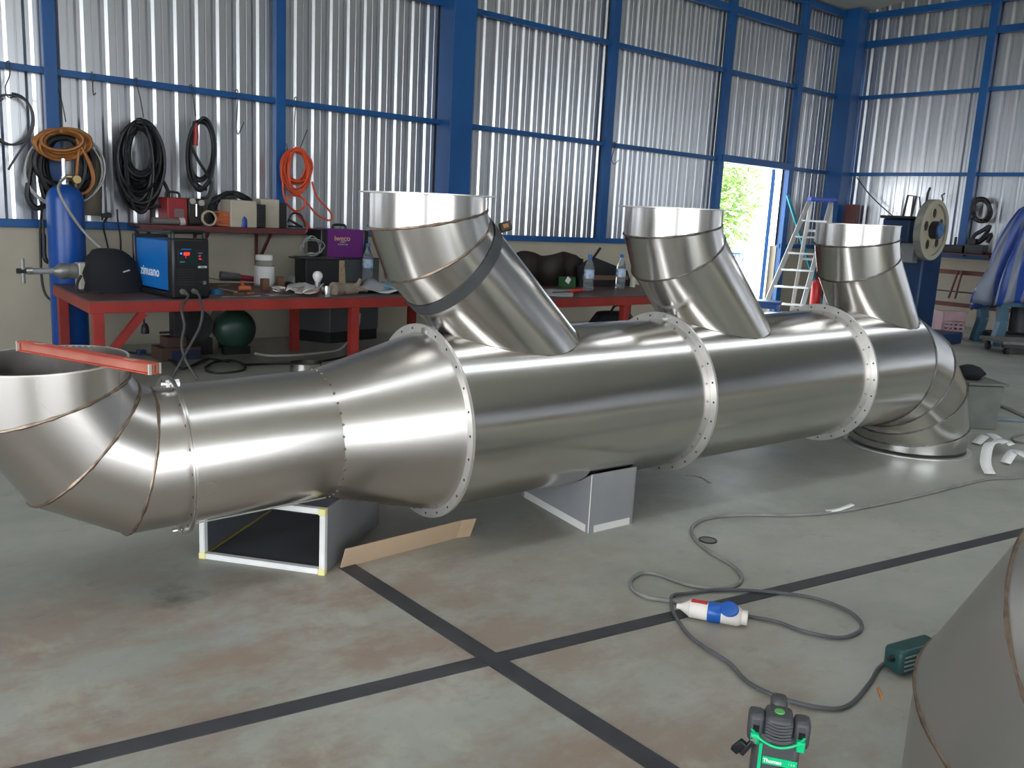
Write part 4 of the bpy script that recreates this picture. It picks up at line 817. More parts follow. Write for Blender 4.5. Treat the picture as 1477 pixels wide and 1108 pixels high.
for k, (dx, dy) in enumerate(((.08, .05), (.09, .02), (.085, -.01), (.07, -.035))): part('finger', MB().tube(smooth_path([q + V((.02, .03 + dy * .5, .03)), q + V((.06, dy + .03, .03)), q + V((.06 + dx * .6, dy + .04, .018))], 4), lambda i: .015 - .0006 * i, 8), GL, t)
part('finger', MB().tube(smooth_path([q + V((.0, .02, .03)), q + V((.025, .0, .07)), q + V((.035, -.01, .105))], 4), lambda i: .018 - .0007 * i, 8), GL, t)
part('cuff', MB().lathe([(.05, -.16), (.045, -.09)], q + V((-.02, .03, .035)), (1, .25, .0), 16), GL, t)
# big cabinet behind the table, the purple machine on it
cc = V((atz(476, 499).x + .06, 6.46, 0)); cz0, cz1 = .10, aty(498, 372, 6.54).z - .0125
cA = V((atz(476, 499).x, 6.44, 0)); cB = V((aty(424, 470, 6.74).x, 6.74, 0)); cA.x = aty(476, 480, 6.44).x; pd_ = (cB - cA); pd_ = V((pd_.y, -pd_.x, 0)).normalized() * .62; pd_.y = min(pd_.y, .13)
cab = thing('machine_cabinet', 'large dark grey machine cabinet on a black base behind the red table', 'cabinet', (cA + cB + pd_) / 2); yc1 = 6.88
fp = [cA, cA + pd_, cB + pd_, cB]
part('case', MB().extrude([p + V((0, 0, .09)) for p in fp], (0, 0, cz1 - .09)), mat('cabinet_grey', (.085, .092, .095), (.07, .075, .078), scale=3, rough=.45), cab, smooth=0, bevel=.008)
part('base', MB().extrude([cA.lerp(p, .96) + V((.01, .01, 0)) for p in fp], (0, 0, .09)), BLACK, cab, smooth=0)
part('top_plate', MB().extrude([p + V((0, 0, cz1)) for p in fp], (0, 0, .012)), DARKM, cab, smooth=0)
ctop = cz1 + .0125
yq = 6.54; xa = aty(472, 360, yq).x; xb = aty(525, 360, yq).x; zt_ = aty(498, 331, yq).z
pm_ = thing('welding_machine', 'purple welding machine with black handle on top of the grey cabinet', 'welding machine', ((xa + xb) / 2, yq + .1, ctop)); PUR = mat('purple_case', (.13, .018, .16), rough=.4)
part('case', MB().box(((xa + xb) / 2, yq + .12, (ctop + zt_) / 2), (xb - xa, .22, zt_ - ctop)), PUR, pm_, bevel=.006)
part('end_cap', MB().box((xb + .02, yq + .12, (ctop + zt_) / 2), (.05, .235, zt_ - ctop - .01)), BLACKP, pm_, bevel=.008); part('end_cap', MB().box((xa - .025, yq + .12, (ctop + zt_) / 2), (.06, .235, zt_ - ctop - .01)), BLACKP, pm_, bevel=.008)
xm = (xa + xb) / 2 - .01; part('handle', MB().tube(smooth_path([(xm - .055, yq + .1, zt_ - .005), (xm - .05, yq + .1, zt_ + .03), (xm + .05, yq + .1, zt_ + .03), (xm + .055, yq + .1, zt_ - .005)], 4), .011, 8), BLACKP, pm_)
Mp = lambda x, z: MX.Translation((x, yq - .0008, z)) @ RX
text('iweco', .062, Mp((xa + xb) / 2 - .035, zt_ - .075), mat('lettering_salmon', (.62, .32, .25), rough=.5), 'lettering', pm_, .0005, .001); text('IMARC', .018, Mp((xa + xb) / 2 - .03, zt_ - .105), LGR, 'lettering', pm_, .0005); text('TIG/MMA 200', .016, Mp((xa + xb) / 2 - .03, zt_ - .124), LGR, 'lettering', pm_, .0005)
# black machine left of it on the cabinet's side
yk = 6.14; xk0, xk1 = aty(424, 385, yk).x, aty(472, 385, yk).x
bk_ = thing('feeder_box', 'black box with coiled grey hose on top left of the purple machine', 'box', ((xk0 + xk1) / 2, yk + .1, TZ)); zk = aty(450, 372, yk).z
st_ = part('case', MB().box(((xk0 + xk1) / 2, yk + .1 - .2, (TT + zk) / 2), (xk1 - xk0, .18, zk - TT)), mat('matt_black', (.010, .011, .012), rough=.6), bk_, bevel=.008)
part('top_plate', MB().box(((xk0 + xk1) / 2 - .02, yk - .1, zk + .005), (xk1 - xk0 + .05, .20, .010)), BLACKP, bk_, bevel=.002)
P = []; rn = random.Random(14)
for k in range(4): P += [aty(450 + rn.uniform(10, 20) * math.cos(a) , 356 + rn.uniform(8, 16) * math.sin(a), yk - .1 + rn.uniform(-.03, .03)) for a in [i * PI / 4 for i in range(8)]]
P = [V((p.x, p.y, max(p.z, zk + .022))) for p in P]
single('hose_loop', MB().tube(smooth_path(P, 4), .005, 6), mat('grey_green_hose', (.20, .21, .20), rough=.4), 'loose loops of grey hose on the black box', 'hose', smooth=60)
q = tp(488, 410); single('cardboard_piece', MB().box(q + V((0, .02, .09)), (.135, .006, .18), MX.Rotation(-.12, 3, 'X')), mat('stained_card', (.46, .34, .22), (.15, .07, .03), scale=9, lo=.56, hi=.62, rough=.9), 'stained piece of cardboard leaning upright below the purple machine', 'cardboard', smooth=0)
# water bottles
WAT = mat('clear_bottle', (.80, .88, .93), rough=.06, trans=.9, ior=1.15); LABL = mat('bottle_label', (.10, .26, .50), (.65, .70, .78), scale=30, rough=.4); CAPB = mat('bottle_cap', (.02, .14, .42), rough=.4)
def bottle(q, label):
    t = thing('water_bottle', label, 'bottle', q, 'clear water bottles with blue labels')
    part('bottle_body', MB().lathe([(.030, 0), (.036, .006), (.036, .03), (.034, .034), (.036, .04), (.036, .15), (.034, .165), (.020, .205), (.0135, .215), (.0135, .235)], q, (0, 0, 1), 24), WAT, t)
    part('label_band', MB().lathe([(.0366, .085), (.0366, .145)], q, (0, 0, 1), 24), LABL, t); part('cap', MB().lathe([(.0155, .228), (.0155, .25), (.013, .252)], q, (0, 0, 1), 18), CAPB, t); return t
B1 = bottle(tp(848, 419), 'clear water bottle on the darker table, left of the pair'); B1.scale = (1.2, 1.2, 1.2)
q2 = tp(894, 416); copy_tree(B1, q2, 'clear water bottle on the darker table next to the middle branch pipe')
copy_tree(B1, tp(530, 404), 'clear water bottle on the long table against the first branch pipe')
q = tp(912, 414); t = thing('spray_bottle', 'white plastic squeeze bottle right of the water bottle pair', 'bottle', q); part('body', MB().lathe([(.024, 0), (.026, .01), (.024, .05), (.012, .11), (.006, .16)], q, (0, 0, 1), 20), mat('milky_plastic', (.55, .55, .45), rough=.5), t); part('cap', MB().lathe([(.009, .155), (.007, .185)], q, (0, 0, 1), 12), WHITE, t)
q = tp(822, 415); t = thing('carton', 'green and white carton left of the first water bottle', 'carton', q); part('body', MB().box(q + V((0, .04, .045)), (.13, .08, .09)), mat('carton_green', (.03, .10, .04), rough=.6), t, smooth=0); part('flap', MB().box(q + V((-.03, -.003, .065)), (.05, .003, .05), MX.Rotation(.6, 3, 'Y')), PAPER, t, smooth=0)
t = thing('screwdriver', 'screwdriver with red handle lying on the darker table', 'screwdriver', tp(832, 423)); part('handle', MB().cyl(tp(823, 423) + V((0, 0, .016)), tp(840, 421) + V((0, 0, .016)), .014, n=12), mat('handle_red', (.62, .04, .025), rough=.35), t); part('blade', MB().cyl(tp(797, 424) + V((0, 0, .012)), tp(824, 423) + V((0, 0, .014)), .004, n=8), DARKM, t)
sheet('paper_sheet', [(782, 427), (826, 429), (828, 418), (785, 417)], 'flat grey paper on the darker table beside the screwdriver', mat('flat_grey_paper', (.40, .41, .40), rough=.7), curl=.003)
yb_ = 5.72; zt2 = aty(800, 366, yb_).z
rows = []
for j in range(2): rows.append([V((aty(745 + 95 * i / 20, 366, yb_).x, yb_ + .02 * math.sin(i * .9), (TT if j == 0 else zt2 + .02 * math.sin(i * .55) - (.02 if i > 18 else 0)))) for i in range(21)])
mb = MB(); mb.strip(rows, closed=False); single('dark_sheet', mb, mat('dark_brown_sheet', (.012, .009, .008), (.022, .013, .011), scale=3, rough=.6), 'dark brown sheet standing upright at the back of the darker table', 'sheet', smooth=60, solid=.006)
xw = aty(838, 380, 5.6).x; t = thing('black_board', 'black wedge-shaped board with short black handle behind the water bottles', 'board', (xw + .3, 5.6, TT))
part('panel', MB().extrude([aty(836, 384, 5.62), aty(857, 371, 5.62), aty(905, 390, 5.62), aty(912, 414, 5.62), aty(836, 414, 5.62)], (0, .03, 0)), mat('soft_black', (.012, .013, .016), rough=.7), t, smooth=0); part('handle', MB().cyl(aty(856, 372, 5.6), aty(866, 358, 5.6), .012, n=10), BLACK, t)
part('wood_strip', MB().extrude([aty(842, 397, 5.60), aty(906, 398, 5.60), aty(906, 404, 5.60), aty(842, 404, 5.60)], (0, .02, 0)), mat('dull_wood', (.16, .085, .06), rough=.7), t, smooth=0)
# under the tables
q = atz(347, 513); q = V((q.x, q.y, 0)); t = thing('air_compressor', 'green round-ended air compressor tank under the red table', 'compressor', q)
fx = V((.28, .96, 0)).normalized(); cz = aty(345, 476, q.y + .05).z
part('tank', MB().lathe([(0, -.05), (.06, -.045), (.11, -.025), (.14, .01), (.148, .05), (.148, .42), (.11, .47), (0, .48)], q + V((-.01, .06, cz)), fx, 32), mat('dark_green_paint', (.022, .062, .042), (.016, .045, .032), scale=5, rough=.35), t)
part('weld_ring', MB().lathe([(.1485, .035), (.151, .04), (.1485, .045)], q + V((-.01, .06, cz)), fx, 32), DARKM, t)
part('foot', MB().box(q + V((0, .08, .028)), (.20, .05, .055)), BLACK, t, smooth=0); part('foot', MB().box(q + V((.10, .38, .028)), (.20, .05, .055)), BLACK, t, smooth=0)
part('handle', MB().tube(smooth_path([q + V((-.06, .08, cz + .13)), q + V((-.05, .08, cz + .165)), q + V((.06, .1, cz + .165)), q + V((.07, .1, cz + .13))], 4), .007, 6), BLACK, t)
q = V((atz(300, 505).x - .16, 6.38, 0)); t = thing('pump_motor', 'dark electric pump motor left of the green tank', 'motor', q); part('motor', MB().cyl(q + V((-.0, -.1, .22)), q + V((.05, .25, .22)), .115, n=24), mat('motor_dark', (.022, .023, .024), rough=.5), t); part('base', MB().box(q + V((.02, .07, .06)), (.2, .3, .12)), DARKM, t, smooth=0)
q = atz(262, 520); q = V((q.x, q.y, 0)); t = thing('floor_jack', 'brown and dark blue bench stand with black column under the table', 'stand', q)
part('base', MB().box(q + V((0, .1, .045)), (.28, .2, .09)), mat('rust_brown', (.075, .04, .03), rough=.8), t, bevel=.004); part('front', MB().box(q + V((.03, -.004, .042)), (.20, .006, .06)), mat('navy_paint', (.012, .022, .055), rough=.5), t, smooth=0); part('block', MB().box(q + V((-.02, .1, .125)), (.14, .14, .07)), MATS['rust_brown'], t, bevel=.004); part('column', MB().box(q + V((.02, .1, .27)), (.10, .10, .22)), DARKM, t, bevel=.004); part('crank', MB().cyl(q + V((-.12, .08, .19)), q + V((0, .08, .19)), .008, n=8), DARKM, t)
q = aty(212, 480, 6.0); t = thing('hanging_plug', 'black plug hanging on a cord under the table', 'plug', q); part('cord', MB().tube([aty(207, 446, 6.0), aty(208, 468, 6.0)], .006, 6), BLACK, t); part('body', MB().lathe([(.01, .0), (.022, -.02), (.028, -.055), (.026, -.07), (0, -.072)], aty(209, 466, 6.0), (0, 0, 1), 14), BLACK, t)
single('white_hose', MB().tube(smooth_path([atz(368, 510, .012), atz(390, 513, .012), atz(430, 512, .012), atz(470, 508, .012), atz(490, 504, .012), aty(505, 490, 5.9), aty(516, 472, 5.85), aty(519, 452, 5.8)], 6), .010, 8), mat('dull_white_hose', (.42, .41, .36), rough=.5), 'dull white hose on the floor running up behind the table leg', 'hose', smooth=60)
for px, lb in (([(180, 508), (215, 512), (245, 520), (262, 532), (280, 526), (300, 518), (330, 522)], 'black cable wandering on the floor under the left half of the table'), ([(296, 530), (310, 522), (335, 520), (352, 526), (350, 534), (320, 538), (300, 536), (296, 530)], 'black cable ring on the floor before the compressor'), ([(350, 526), (390, 525), (430, 524), (470, 520), (500, 514), (520, 508)], 'thin black cable on the floor behind the steel ring')):
    single('floor_cable', MB().tube(smooth_path([atz(x, y, .009) for x, y in px], 6), .008, 6), BLACK, lb, 'cable', smooth=60)
q = atz(204, 512); single('blue_fitting', MB().box(q + V((0, 0, .02)), (.06, .05, .04)), mat('fitting_blue', (.012, .02, .10), rough=.4), 'small dark blue block on the floor below the hanging plug', 'block', bevel=.008)
q = atz(850, 475); q = V((5.9, 5.5, 0)); t = thing('tool_bag', 'dark tool bag and scrap under the darker table', 'bag', q)
rows = []
for j in range(7): rows.append([q + V((math.cos(2 * PI * i / 22) * .30 * (1 - (j / 7.5) ** 2) ** .5 * (1 + .1 * math.sin(4 * i + j)), math.sin(2 * PI * i / 22) * .18 * (1 - (j / 7.5) ** 2) ** .5, .30 * j / 6)) for i in range(22)])
mb = MB(); mb.strip(rows); mb.add(rows[-1], [tuple(range(22))]); part('bag_body', mb, mat('bag_dark', (.015, .015, .018), rough=.8), t, smooth=60); part('handle', MB().tube(smooth_path([q + V((-.1, -.05, .27)), q + V((-.05, -.06, .36)), q + V((.05, -.06, .36)), q + V((.1, -.05, .27))], 4), .012, 6), BLACK, t)

# more clutter on the long table
rn = random.Random(31)
CL = [((322, 412), .10, .03, .006, .3, (.30, .22, .15), 'thin wooden offcut behind the tape roll', 'offcut'), ((344, 425), .07, .02, .012, -.2, (.10, .05, .04), 'rusty flat bar beside the orange fitting', 'bar'), ((362, 424), .06, .018, .010, .5, (.42, .20, .09), 'short copper-coloured piece left of the first brown block', 'offcut'), ((392, 425), .09, .03, .006, .1, (.20, .18, .14), 'flat grey-brown offcut in front of the jar', 'offcut'), ((418, 417), .12, .05, .012, .2, (.33, .30, .26), 'pile of folded grey card right of the brown blocks', 'card'), ((440, 409), .16, .06, .030, -.1, (.50, .49, .47), 'pale box lid at the back of the table', 'box lid'), ((448, 422), .05, .03, .010, .2, (.60, .42, .06), 'small yellow tape measure on the papers', 'tape measure'), ((486, 418), .10, .025, .008, .4, (.12, .15, .22), 'dark blue file between bulb and glove', 'file'), ((500, 414), .08, .05, .020, -.3, (.24, .13, .07), 'small brown leather scrap behind the glove', 'scrap'), ((545, 420), .06, .03, .012, .2, (.70, .70, .68), 'white plastic bit beside the blue packet', 'scrap'), ((556, 412), .09, .06, .010, .1, (.45, .48, .50), 'grey folded cloth at the right end of the table', 'cloth')]
for (px, py), l_, w2, h_, a, c, lb, ct in CL:
    q = tp(px, py); single(ct.replace(' ', '_'), MB().box(q + V((0, 0, h_ / 2)), (l_, w2, h_), MX.Rotation(a, 3, 'Z')), mat('clutter_%d_%d' % (px, py), c, rough=.6), lb, ct, smooth=0, bevel=min(.003, h_ / 3))
for px, lb in (([(147, 318), (150, 309), (160, 309), (149, 322), (153, 345), (158, 366)], 'black cord looping over the sill right of the blue cylinder'), ([(169, 302), (170, 318), (174, 345), (174, 368)], 'black cord hanging straight from the sill above the helmet bag')):
    single('sill_cord', MB().tube(smooth_path([aty(x, y, 6.84) for x, y in px], 5), .006, 6), BLACK, lb, 'cord', smooth=60)
single('cord_plug', MB().box(aty(153, 311, 6.84), (.07, .03, .03)), BLACKP, 'black plug lying on the sill right of the blue cylinder', 'plug', bevel=.006)

# ------------------------------------------------------------------ far right: press, covered machine, rack
wcx = atx(1348, 332, 9.0); q = V((9.0, wcx.y + .35, 0))
PBL = mat('press_blue', (.012, .04, .11), (.008, .028, .08), scale=5, rough=.45)
pr_ = thing('power_press', 'dark blue power press with large cream flywheel behind the far branch pipe', 'press', q)
pfx = aty(1338, 400, q.y - .1).x; part('frame', MB().box((pfx, q.y + .05, .55), (.42, .36, 1.10)), PBL, pr_, bevel=.02); part('base', MB().box((pfx, q.y, .06), (.7, .8, .12)), PBL, pr_, bevel=.01)
hx = aty(1308, 330, q.y).x; part('head', MB().box((hx, q.y + .02, 1.16), (.40, .30, .24)), PBL, pr_, bevel=.02); part('head_cap', MB().box((hx, q.y + .02, 1.295), (.46, .34, .03)), DARKM, pr_, bevel=.01)
part('guide', MB().box((hx, q.y - .06, .95), (.12, .14, .22)), GREYM, pr_, bevel=.01); part('clutch', MB().cyl((hx + .1, q.y - .20, .95), (hx + .1, q.y - .05, .95), .075, n=18), mat('oily_metal', (.16, .13, .10), rough=.4, metal=.5), pr_)
for x_ in (hx - .12, hx + .06): part('spring_rod', MB().cyl((x_, q.y + .0, 1.30), (x_ + .05, q.y, 1.52), .012, n=8), DARKM, pr_)
part('bracket', MB().bar((hx - .08, q.y, 1.52), (hx + .12, q.y, 1.52), .012, .012), GREYM, pr_, smooth=0)
CRW = mat('flywheel_cream', (.44, .40, .31), (.36, .33, .26), scale=5, rough=.5); wy = wcx.y; R0 = .30
fwh = part('flywheel', MB().lathe([(R0 - .045, -.0), (R0, -.0), (R0, .07), (R0 - .045, .07)], (9.0, wy, wcx.z), (0, 1, 0), 48, closed=True), mat('flywheel_rim', (.30, .28, .23), (.12, .13, .13), scale=7, rough=.5), pr_, smooth=30)
part('rim_face', MB().lathe([(R0 - .046, -.004), (R0 - .004, -.004), (R0 - .004, 0), (R0 - .046, 0)], (9.0, wy, wcx.z), (0, 1, 0), 48, closed=True), CRW, fwh, smooth=30)
part('web', MB().lathe([(.0, .022), (R0 - .044, .022), (R0 - .044, .034), (0, .034)], (9.0, wy, wcx.z), (0, 1, 0), 48), mat('flywheel_web', (.40, .35, .26), rough=.55), fwh, smooth=30)
for k in range(5):
    a = PI / 2 + .1 + k * 2 * PI / 5; c = V((9.0 + .165 * math.cos(a), wy, wcx.z + .165 * math.sin(a)))
    part('web_hole', MB().cyl(c + V((0, .019, 0)), c + V((0, .024, 0)), .050, n=18), HOLE, fwh); part('hole_ring', MB().lathe([(.049, .010), (.060, .013), (.060, .022), (.049, .022)], c, (0, 1, 0), 20, closed=True), CRW, fwh)
part('hub', MB().cyl((9.0, wy + .02, wcx.z), (9.0, wy - .05, wcx.z), .088, n=24), BLACKP, fwh); part('hub_cap', MB().cyl((9.0, wy - .05, wcx.z), (9.0, wy - .065, wcx.z), .070, n=24), mat('cap_blue', (.05, .16, .36), (.02, .05, .15), scale=30, rough=.4), fwh)
part('top_rod', MB().tube([(9.05, wy + .15, 1.35), (9.07, wy + .15, 1.55), (9.10, wy + .15, 1.60)], .012, 6), DARKM, pr_)
# machine under the striped tarpaulin
q = atz(1397, 494); mc = V((q.x + .32, q.y - .32, 0))
tm = thing('covered_machine', 'blue-grey machine stand with splayed legs under a striped tarpaulin', 'machine', mc); STB = mat('stand_blue', (.055, .13, .19), (.04, .10, .15), scale=6, rough=.5)
rv = V((.763, -.644, 0)).normalized(); bv = V((.644, .763, 0))
zt3 = atx(1412, 432, q.x).z
part('top_frame', MB(frame(mc + V((0, 0, zt3)), rv, bv)).box((.1, 0, 0), (.84, .5, .09)), STB, tm, smooth=0, bevel=.005)
for a, b in ((-.30, -.2), (.16, -.2), (-.30, .2), (.5, .2)):
    bt = mc + rv * a + bv * b + V((0, 0, 0)); kn = mc + rv * (a + .05) + bv * b + V((0, 0, zt3 * .55)); tpn = mc + rv * (a + .02) + bv * b + V((0, 0, zt3))
    part('leg', MB().bar(bt, kn, .09, .09).bar(kn, tpn, .09, .09), STB, tm, smooth=0)
part('machine_body', MB(frame(mc + V((0, 0, zt3 + .3)), rv, bv)).box((.12, 0, 0), (.4, .3, .6)), DARKM, tm, smooth=0, bevel=.01); part('dark_shelf', MB(frame(mc + V((0, 0, .10)), rv, bv)).box((.1, .05, 0), (.7, .4, .05)), DARKM, tm, smooth=0)
part('spindle', MB().cyl(mc + V((0, 0, zt3 - .04)) + rv * .05, mc + V((0, 0, .15)) + rv * .05, .10, n=16), DARKM, tm)
zt4 = 1.50; zb4 = zt3 - .03; n_, m_ = 120, 22; rows = []; uvs = []
for j in range(m_):
    v_ = j / (m_ - 1); row = []
    for i in range(n_):
        a = 2 * PI * i / n_; fold = 1 + (.07 + .10 * v_) * math.sin(8 * a + 1.6 * math.sin(2 * a) + 1.5 * v_) + .05 * math.sin(17 * a + 5 * v_ + math.sin(3 * a)) + .03 * math.sin(9 * v_ + 4 * a)
        rr_ = (.17 + .31 * v_ ** .55) * fold; row.append(mc + rv * (.14 + rr_ * 1.12 * math.cos(a)) + bv * (rr_ * .8 * math.sin(a)) + V((0, 0, zt4 - (zt4 - zb4) * v_ - .10 * v_ * max(0, math.sin(3 * a)) * v_ + .03 * math.sin(5 * a) * v_)))
    rows.append(row)
mb = MB(); mb.strip(rows); mb.add(rows[0], [tuple(range(n_ - 1, -1, -1))])
tarp = bpy.data.materials.new('striped_tarpaulin'); tarp.use_nodes = True; nt = tarp.node_tree; bs = nt.nodes['Principled BSDF']
tc = nt.nodes.new('ShaderNodeTexCoord'); sp = nt.nodes.new('ShaderNodeSeparateXYZ'); nt.links.new(tc.outputs['Object'], sp.inputs[0]); at = nt.nodes.new('ShaderNodeMath'); at.operation = 'ARCTAN2'; nt.links.new(sp.outputs[1], at.inputs[0]); nt.links.new(sp.outputs[0], at.inputs[1])
ml = nt.nodes.new('ShaderNodeMath'); ml.operation = 'MULTIPLY'; ml.inputs[1].default_value = 23.0; nt.links.new(at.outputs[0], ml.inputs[0]); sn = nt.nodes.new('ShaderNodeMath'); sn.operation = 'SINE'; nt.links.new(ml.outputs[0], sn.inputs[0])
mr = nt.nodes.new('ShaderNodeMapRange'); mr.inputs[1].default_value = -.15; mr.inputs[2].default_value = .15; nt.links.new(sn.outputs[0], mr.inputs[0]); mx = nt.nodes.new('ShaderNodeMix'); mx.data_type = 'RGBA'; mx.inputs[6].default_value = (.014, .05, .26, 1); mx.inputs[7].default_value = (.13, .15, .21, 1); nt.links.new(mr.outputs[0], mx.inputs[0]); nt.links.new(mx.outputs[2], bs.inputs['Base Color']); bs.inputs['Roughness'].default_value = .38
single('tarpaulin', mb, tarp, 'blue and grey striped tarpaulin draped over the machine at the right edge', 'tarpaulin', mc + rv * .12, smooth=50, solid=.004)
# pink crate
q = atz(1372, 489); Fc = frame(q, rv, bv); t = thing('plastic_crate', 'faded pink plastic crate on the floor beside the covered machine', 'crate', q + bv * .13); PK = mat('faded_pink', (.42, .27, .29), (.36, .23, .25), scale=9, rough=.6)
cw, cdp, ch = .25, .24, .30
for sx_, lab in ((-cw / 2, 'w'), (cw / 2, 'w')): part('side_wall', MB(Fc).box((sx_, cdp / 2, ch / 2), (.010, cdp, ch)), PK, t, smooth=0)
part('side_wall', MB(Fc).box((0, cdp, ch / 2), (cw, .010, ch)), PK, t, smooth=0)
for k in range(5): part('slat', MB(Fc).box((0, 0, .015 + k * .042), (cw, .012, .022)), PK, t, smooth=0)
for k in range(5): part('upright', MB(Fc).box((-cw / 2 + .012 + k * (cw - .024) / 4, 0, .10), (.020, .012, .20)), PK, t, smooth=0)
part('top_band', MB(Fc).box((0, 0, .25), (cw, .012, .09)), PK, t, smooth=0); part('rim', MB(Fc).box((0, -.004, ch), (cw + .03, .020, .016)), PK, t, smooth=0); part('crate_floor', MB(Fc).box((0, cdp / 2, .006), (cw, cdp, .01)), PK, t, smooth=0)
# trolley at the right edge
q = atz(1446, 511); t = thing('flat_trolley', 'low grey wooden trolley on casters at the right picture edge', 'trolley', q + rv * .3 + bv * .2); Ft = frame(q, rv, bv); GW = mat('grey_wood', (.20, .20, .185), (.14, .14, .13), scale=8, rough=.8)
part('deck', MB(Ft).box((.45, .2, .115), (.95, .45, .03)), GW, t, smooth=0); part('edge_beam', MB(Ft).box((.45, -.02, .085), (.95, .04, .035)), DARKM, t, smooth=0)
for x_, y_ in ((.05, .03), (.85, .03), (.05, .38)): part('caster', MB(Ft).cyl((x_ - .018, y_, .034), (x_ + .018, y_, .034), .034, n=16).box((x_, y_, .075), (.03, .03, .04)), DARKM, t)
# red rack along the right wall
t = thing('wall_rack', 'dark red angle-iron rack along the right wall under the sill', 'rack', (11.5, 4.6, 0))
for z_, X_, h_ in ((.945, 11.62, .03), (.70, 11.40, .055), (.30, 11.40, .05)): part('rail', MB().box((X_, 4.55, z_), (.05, 3.2, h_)), REDD, t, smooth=0)
part('rail', MB().box((11.40, 4.55, .46), (.02, 3.2, .016)), DARKM, t, smooth=0); part('rack_top', MB().box((11.62, 4.55, .925), (.40, 3.2, .012)), REDD, t, smooth=0)
for y_ in (3.0, 6.1): part('upright', MB().box((11.40, y_, .47), (.05, .05, .94)), REDD, t, smooth=0)
for y_ in (3.0, 4.55, 6.1): part('cross_bar', MB().box((11.60, y_, .905), (.40, .04, .03)), REDD, t, smooth=0)
for (a, b, lb) in (((1382, 391), (1368, 430), 'left of the two thin rods leaning against the red rack'), ((1388, 391), (1377, 431), 'right of the two thin rods leaning against the red rack'), ((1409, 425), (1401, 447), 'short thin rod leaning behind the pink crate')):
    single('thin_rod', MB().cyl(atx(*a, 11.33), atx(b[0], b[1], 11.30), .014, n=8), REDD, lb, 'rod', group='rods at the red rack')
# things on the rack and the right wall
def wall_loop(cx, cy, rx, ry, X, turns, seed, r, m, name, label):
    rn = random.Random(seed); P = []
    for k in range(turns):
        kx = 1 + rn.uniform(-.12, .12); P += [atx(cx + rn.uniform(-1, 1) + rx * kx * math.cos(a), cy + rn.uniform(-1, 1) + ry * kx * math.sin(a), X + rn.uniform(-.03, .03)) for a in [i * PI / 6 for i in range(12)]]
    return single(name, MB().tube(smooth_path(P, 3), r, 6), m, label, 'cable', smooth=60)
wall_loop(1415, 303, 13, 16, 11.78, 6, 3, .018, BLACK, 'cable_coil', 'black cable coil hanging on the right wall beside its post')
P = [atx(x, y, 11.6) for x, y in ((1402, 352), (1405, 340), (1418, 332), (1428, 326), (1420, 340), (1408, 352), (1415, 348), (1430, 338), (1424, 350))]
single('cable_heap', MB().tube(smooth_path(P, 4), .025, 6), DARKM, 'dark cable heap on the rack below the wall coil', 'cable', smooth=60)
q = atx(1408, 360, 11.6); single('vise', MB().box(V((11.6, q.y, .931 + .06)), (.16, .22, .12)).box(V((11.6, q.y + .05, .931 + .15)), (.10, .10, .08)), DARKM, 'dark bench vise on the red rack by the blue post', 'vise', smooth=0, bevel=.01)
q = atx(1377, 356, 11.6); single('tool_case', MB().box(V((11.6, q.y, .931 + .05)), (.14, .26, .10)).box(V((11.6, q.y, .931 + .14)), (.03, .03, .12)), mat('case_black', (.015, .015, .018), rough=.6), 'black tool on the rack between flywheel and post', 'tool', smooth=0, bevel=.01)
single('slack_wire', MB().tube(smooth_path([atx(x, y, 11.8) for x, y in ((1236, 256), (1252, 278), (1272, 298), (1292, 315))], 5), .008, 6), WIRE, 'thin cord sagging diagonally across the right wall', 'cord', smooth=60)
for px, lb in (([(1313, 318), (1318, 284), (1326, 284), (1330, 318)], 'hanging wire frame on the right wall above the press'), ([(1355, 300), (1360, 288), (1358, 282), (1363, 279)], 'small hook on the right wall above the flywheel')):
    single('wall_hook', MB().tube([atx(x, y, 11.8) for x, y in px], .010, 6), DARKM, lb, 'hook', smooth=60)
# ------------------------------------------------------------------ by the doorway
AL = mat('ladder_aluminium', (.72, .72, .72), rough=.35, metal=.7)
tl = aty(1180, 291, 6.35); rr2 = V((.62, -.55, 0)).normalized(); top = V((tl.x + .05, 6.35, tl.z)); ff = V((top.x - 1.0, top.y - .22, 0)); bf = V((top.x + .25, top.y + .15, 0)); bf.y = min(bf.y, 6.70)
t = thing('step_ladder', 'aluminium step ladder with blue top cap standing right of the doorway', 'ladder', (ff + bf) / 2)
for sg in (-1, 1):
    part('front_rail', MB().bar(ff + rr2 * (sg * .24), top + rr2 * (sg * .14), .03, .055, rr2), AL, t, smooth=0); part('rear_rail', MB().bar(bf + rr2 * (sg * .22), top + rr2 * (sg * .13) + V((.06, .02, 0)), .025, .045, rr2), AL, t, smooth=0)
for k in range(1, 7):
    u_ = k / 7.2; c = ff.lerp(top, u_); hw = .24 - .10 * u_; part('step', MB().bar(c - rr2 * hw, c + rr2 * hw, .08, .022), AL, t, smooth=0)
for k in (1, 2, 3):
    u_ = k / 4; c = bf.lerp(top + V((.06, .02, 0)), u_); hw = .22 - .09 * u_; part('rear_bar', MB().bar(c - rr2 * hw, c + rr2 * hw, .02, .03), AL, t, smooth=0)
part('top_cap', MB().bar(top - rr2 * .17 + V((.04, 0, .03)), top + rr2 * .17 + V((.04, 0, .03)), .16, .05), mat('cap_deep_blue', (.03, .07, .38), rough=.4), t, smooth=0, bevel=.01)
q = V((aty(1179, 405, 6.0).x, 6.0, .16)); t = thing('fire_extinguisher', 'red fire extinguisher standing on a crate right of the ladder', 'fire extinguisher', q)
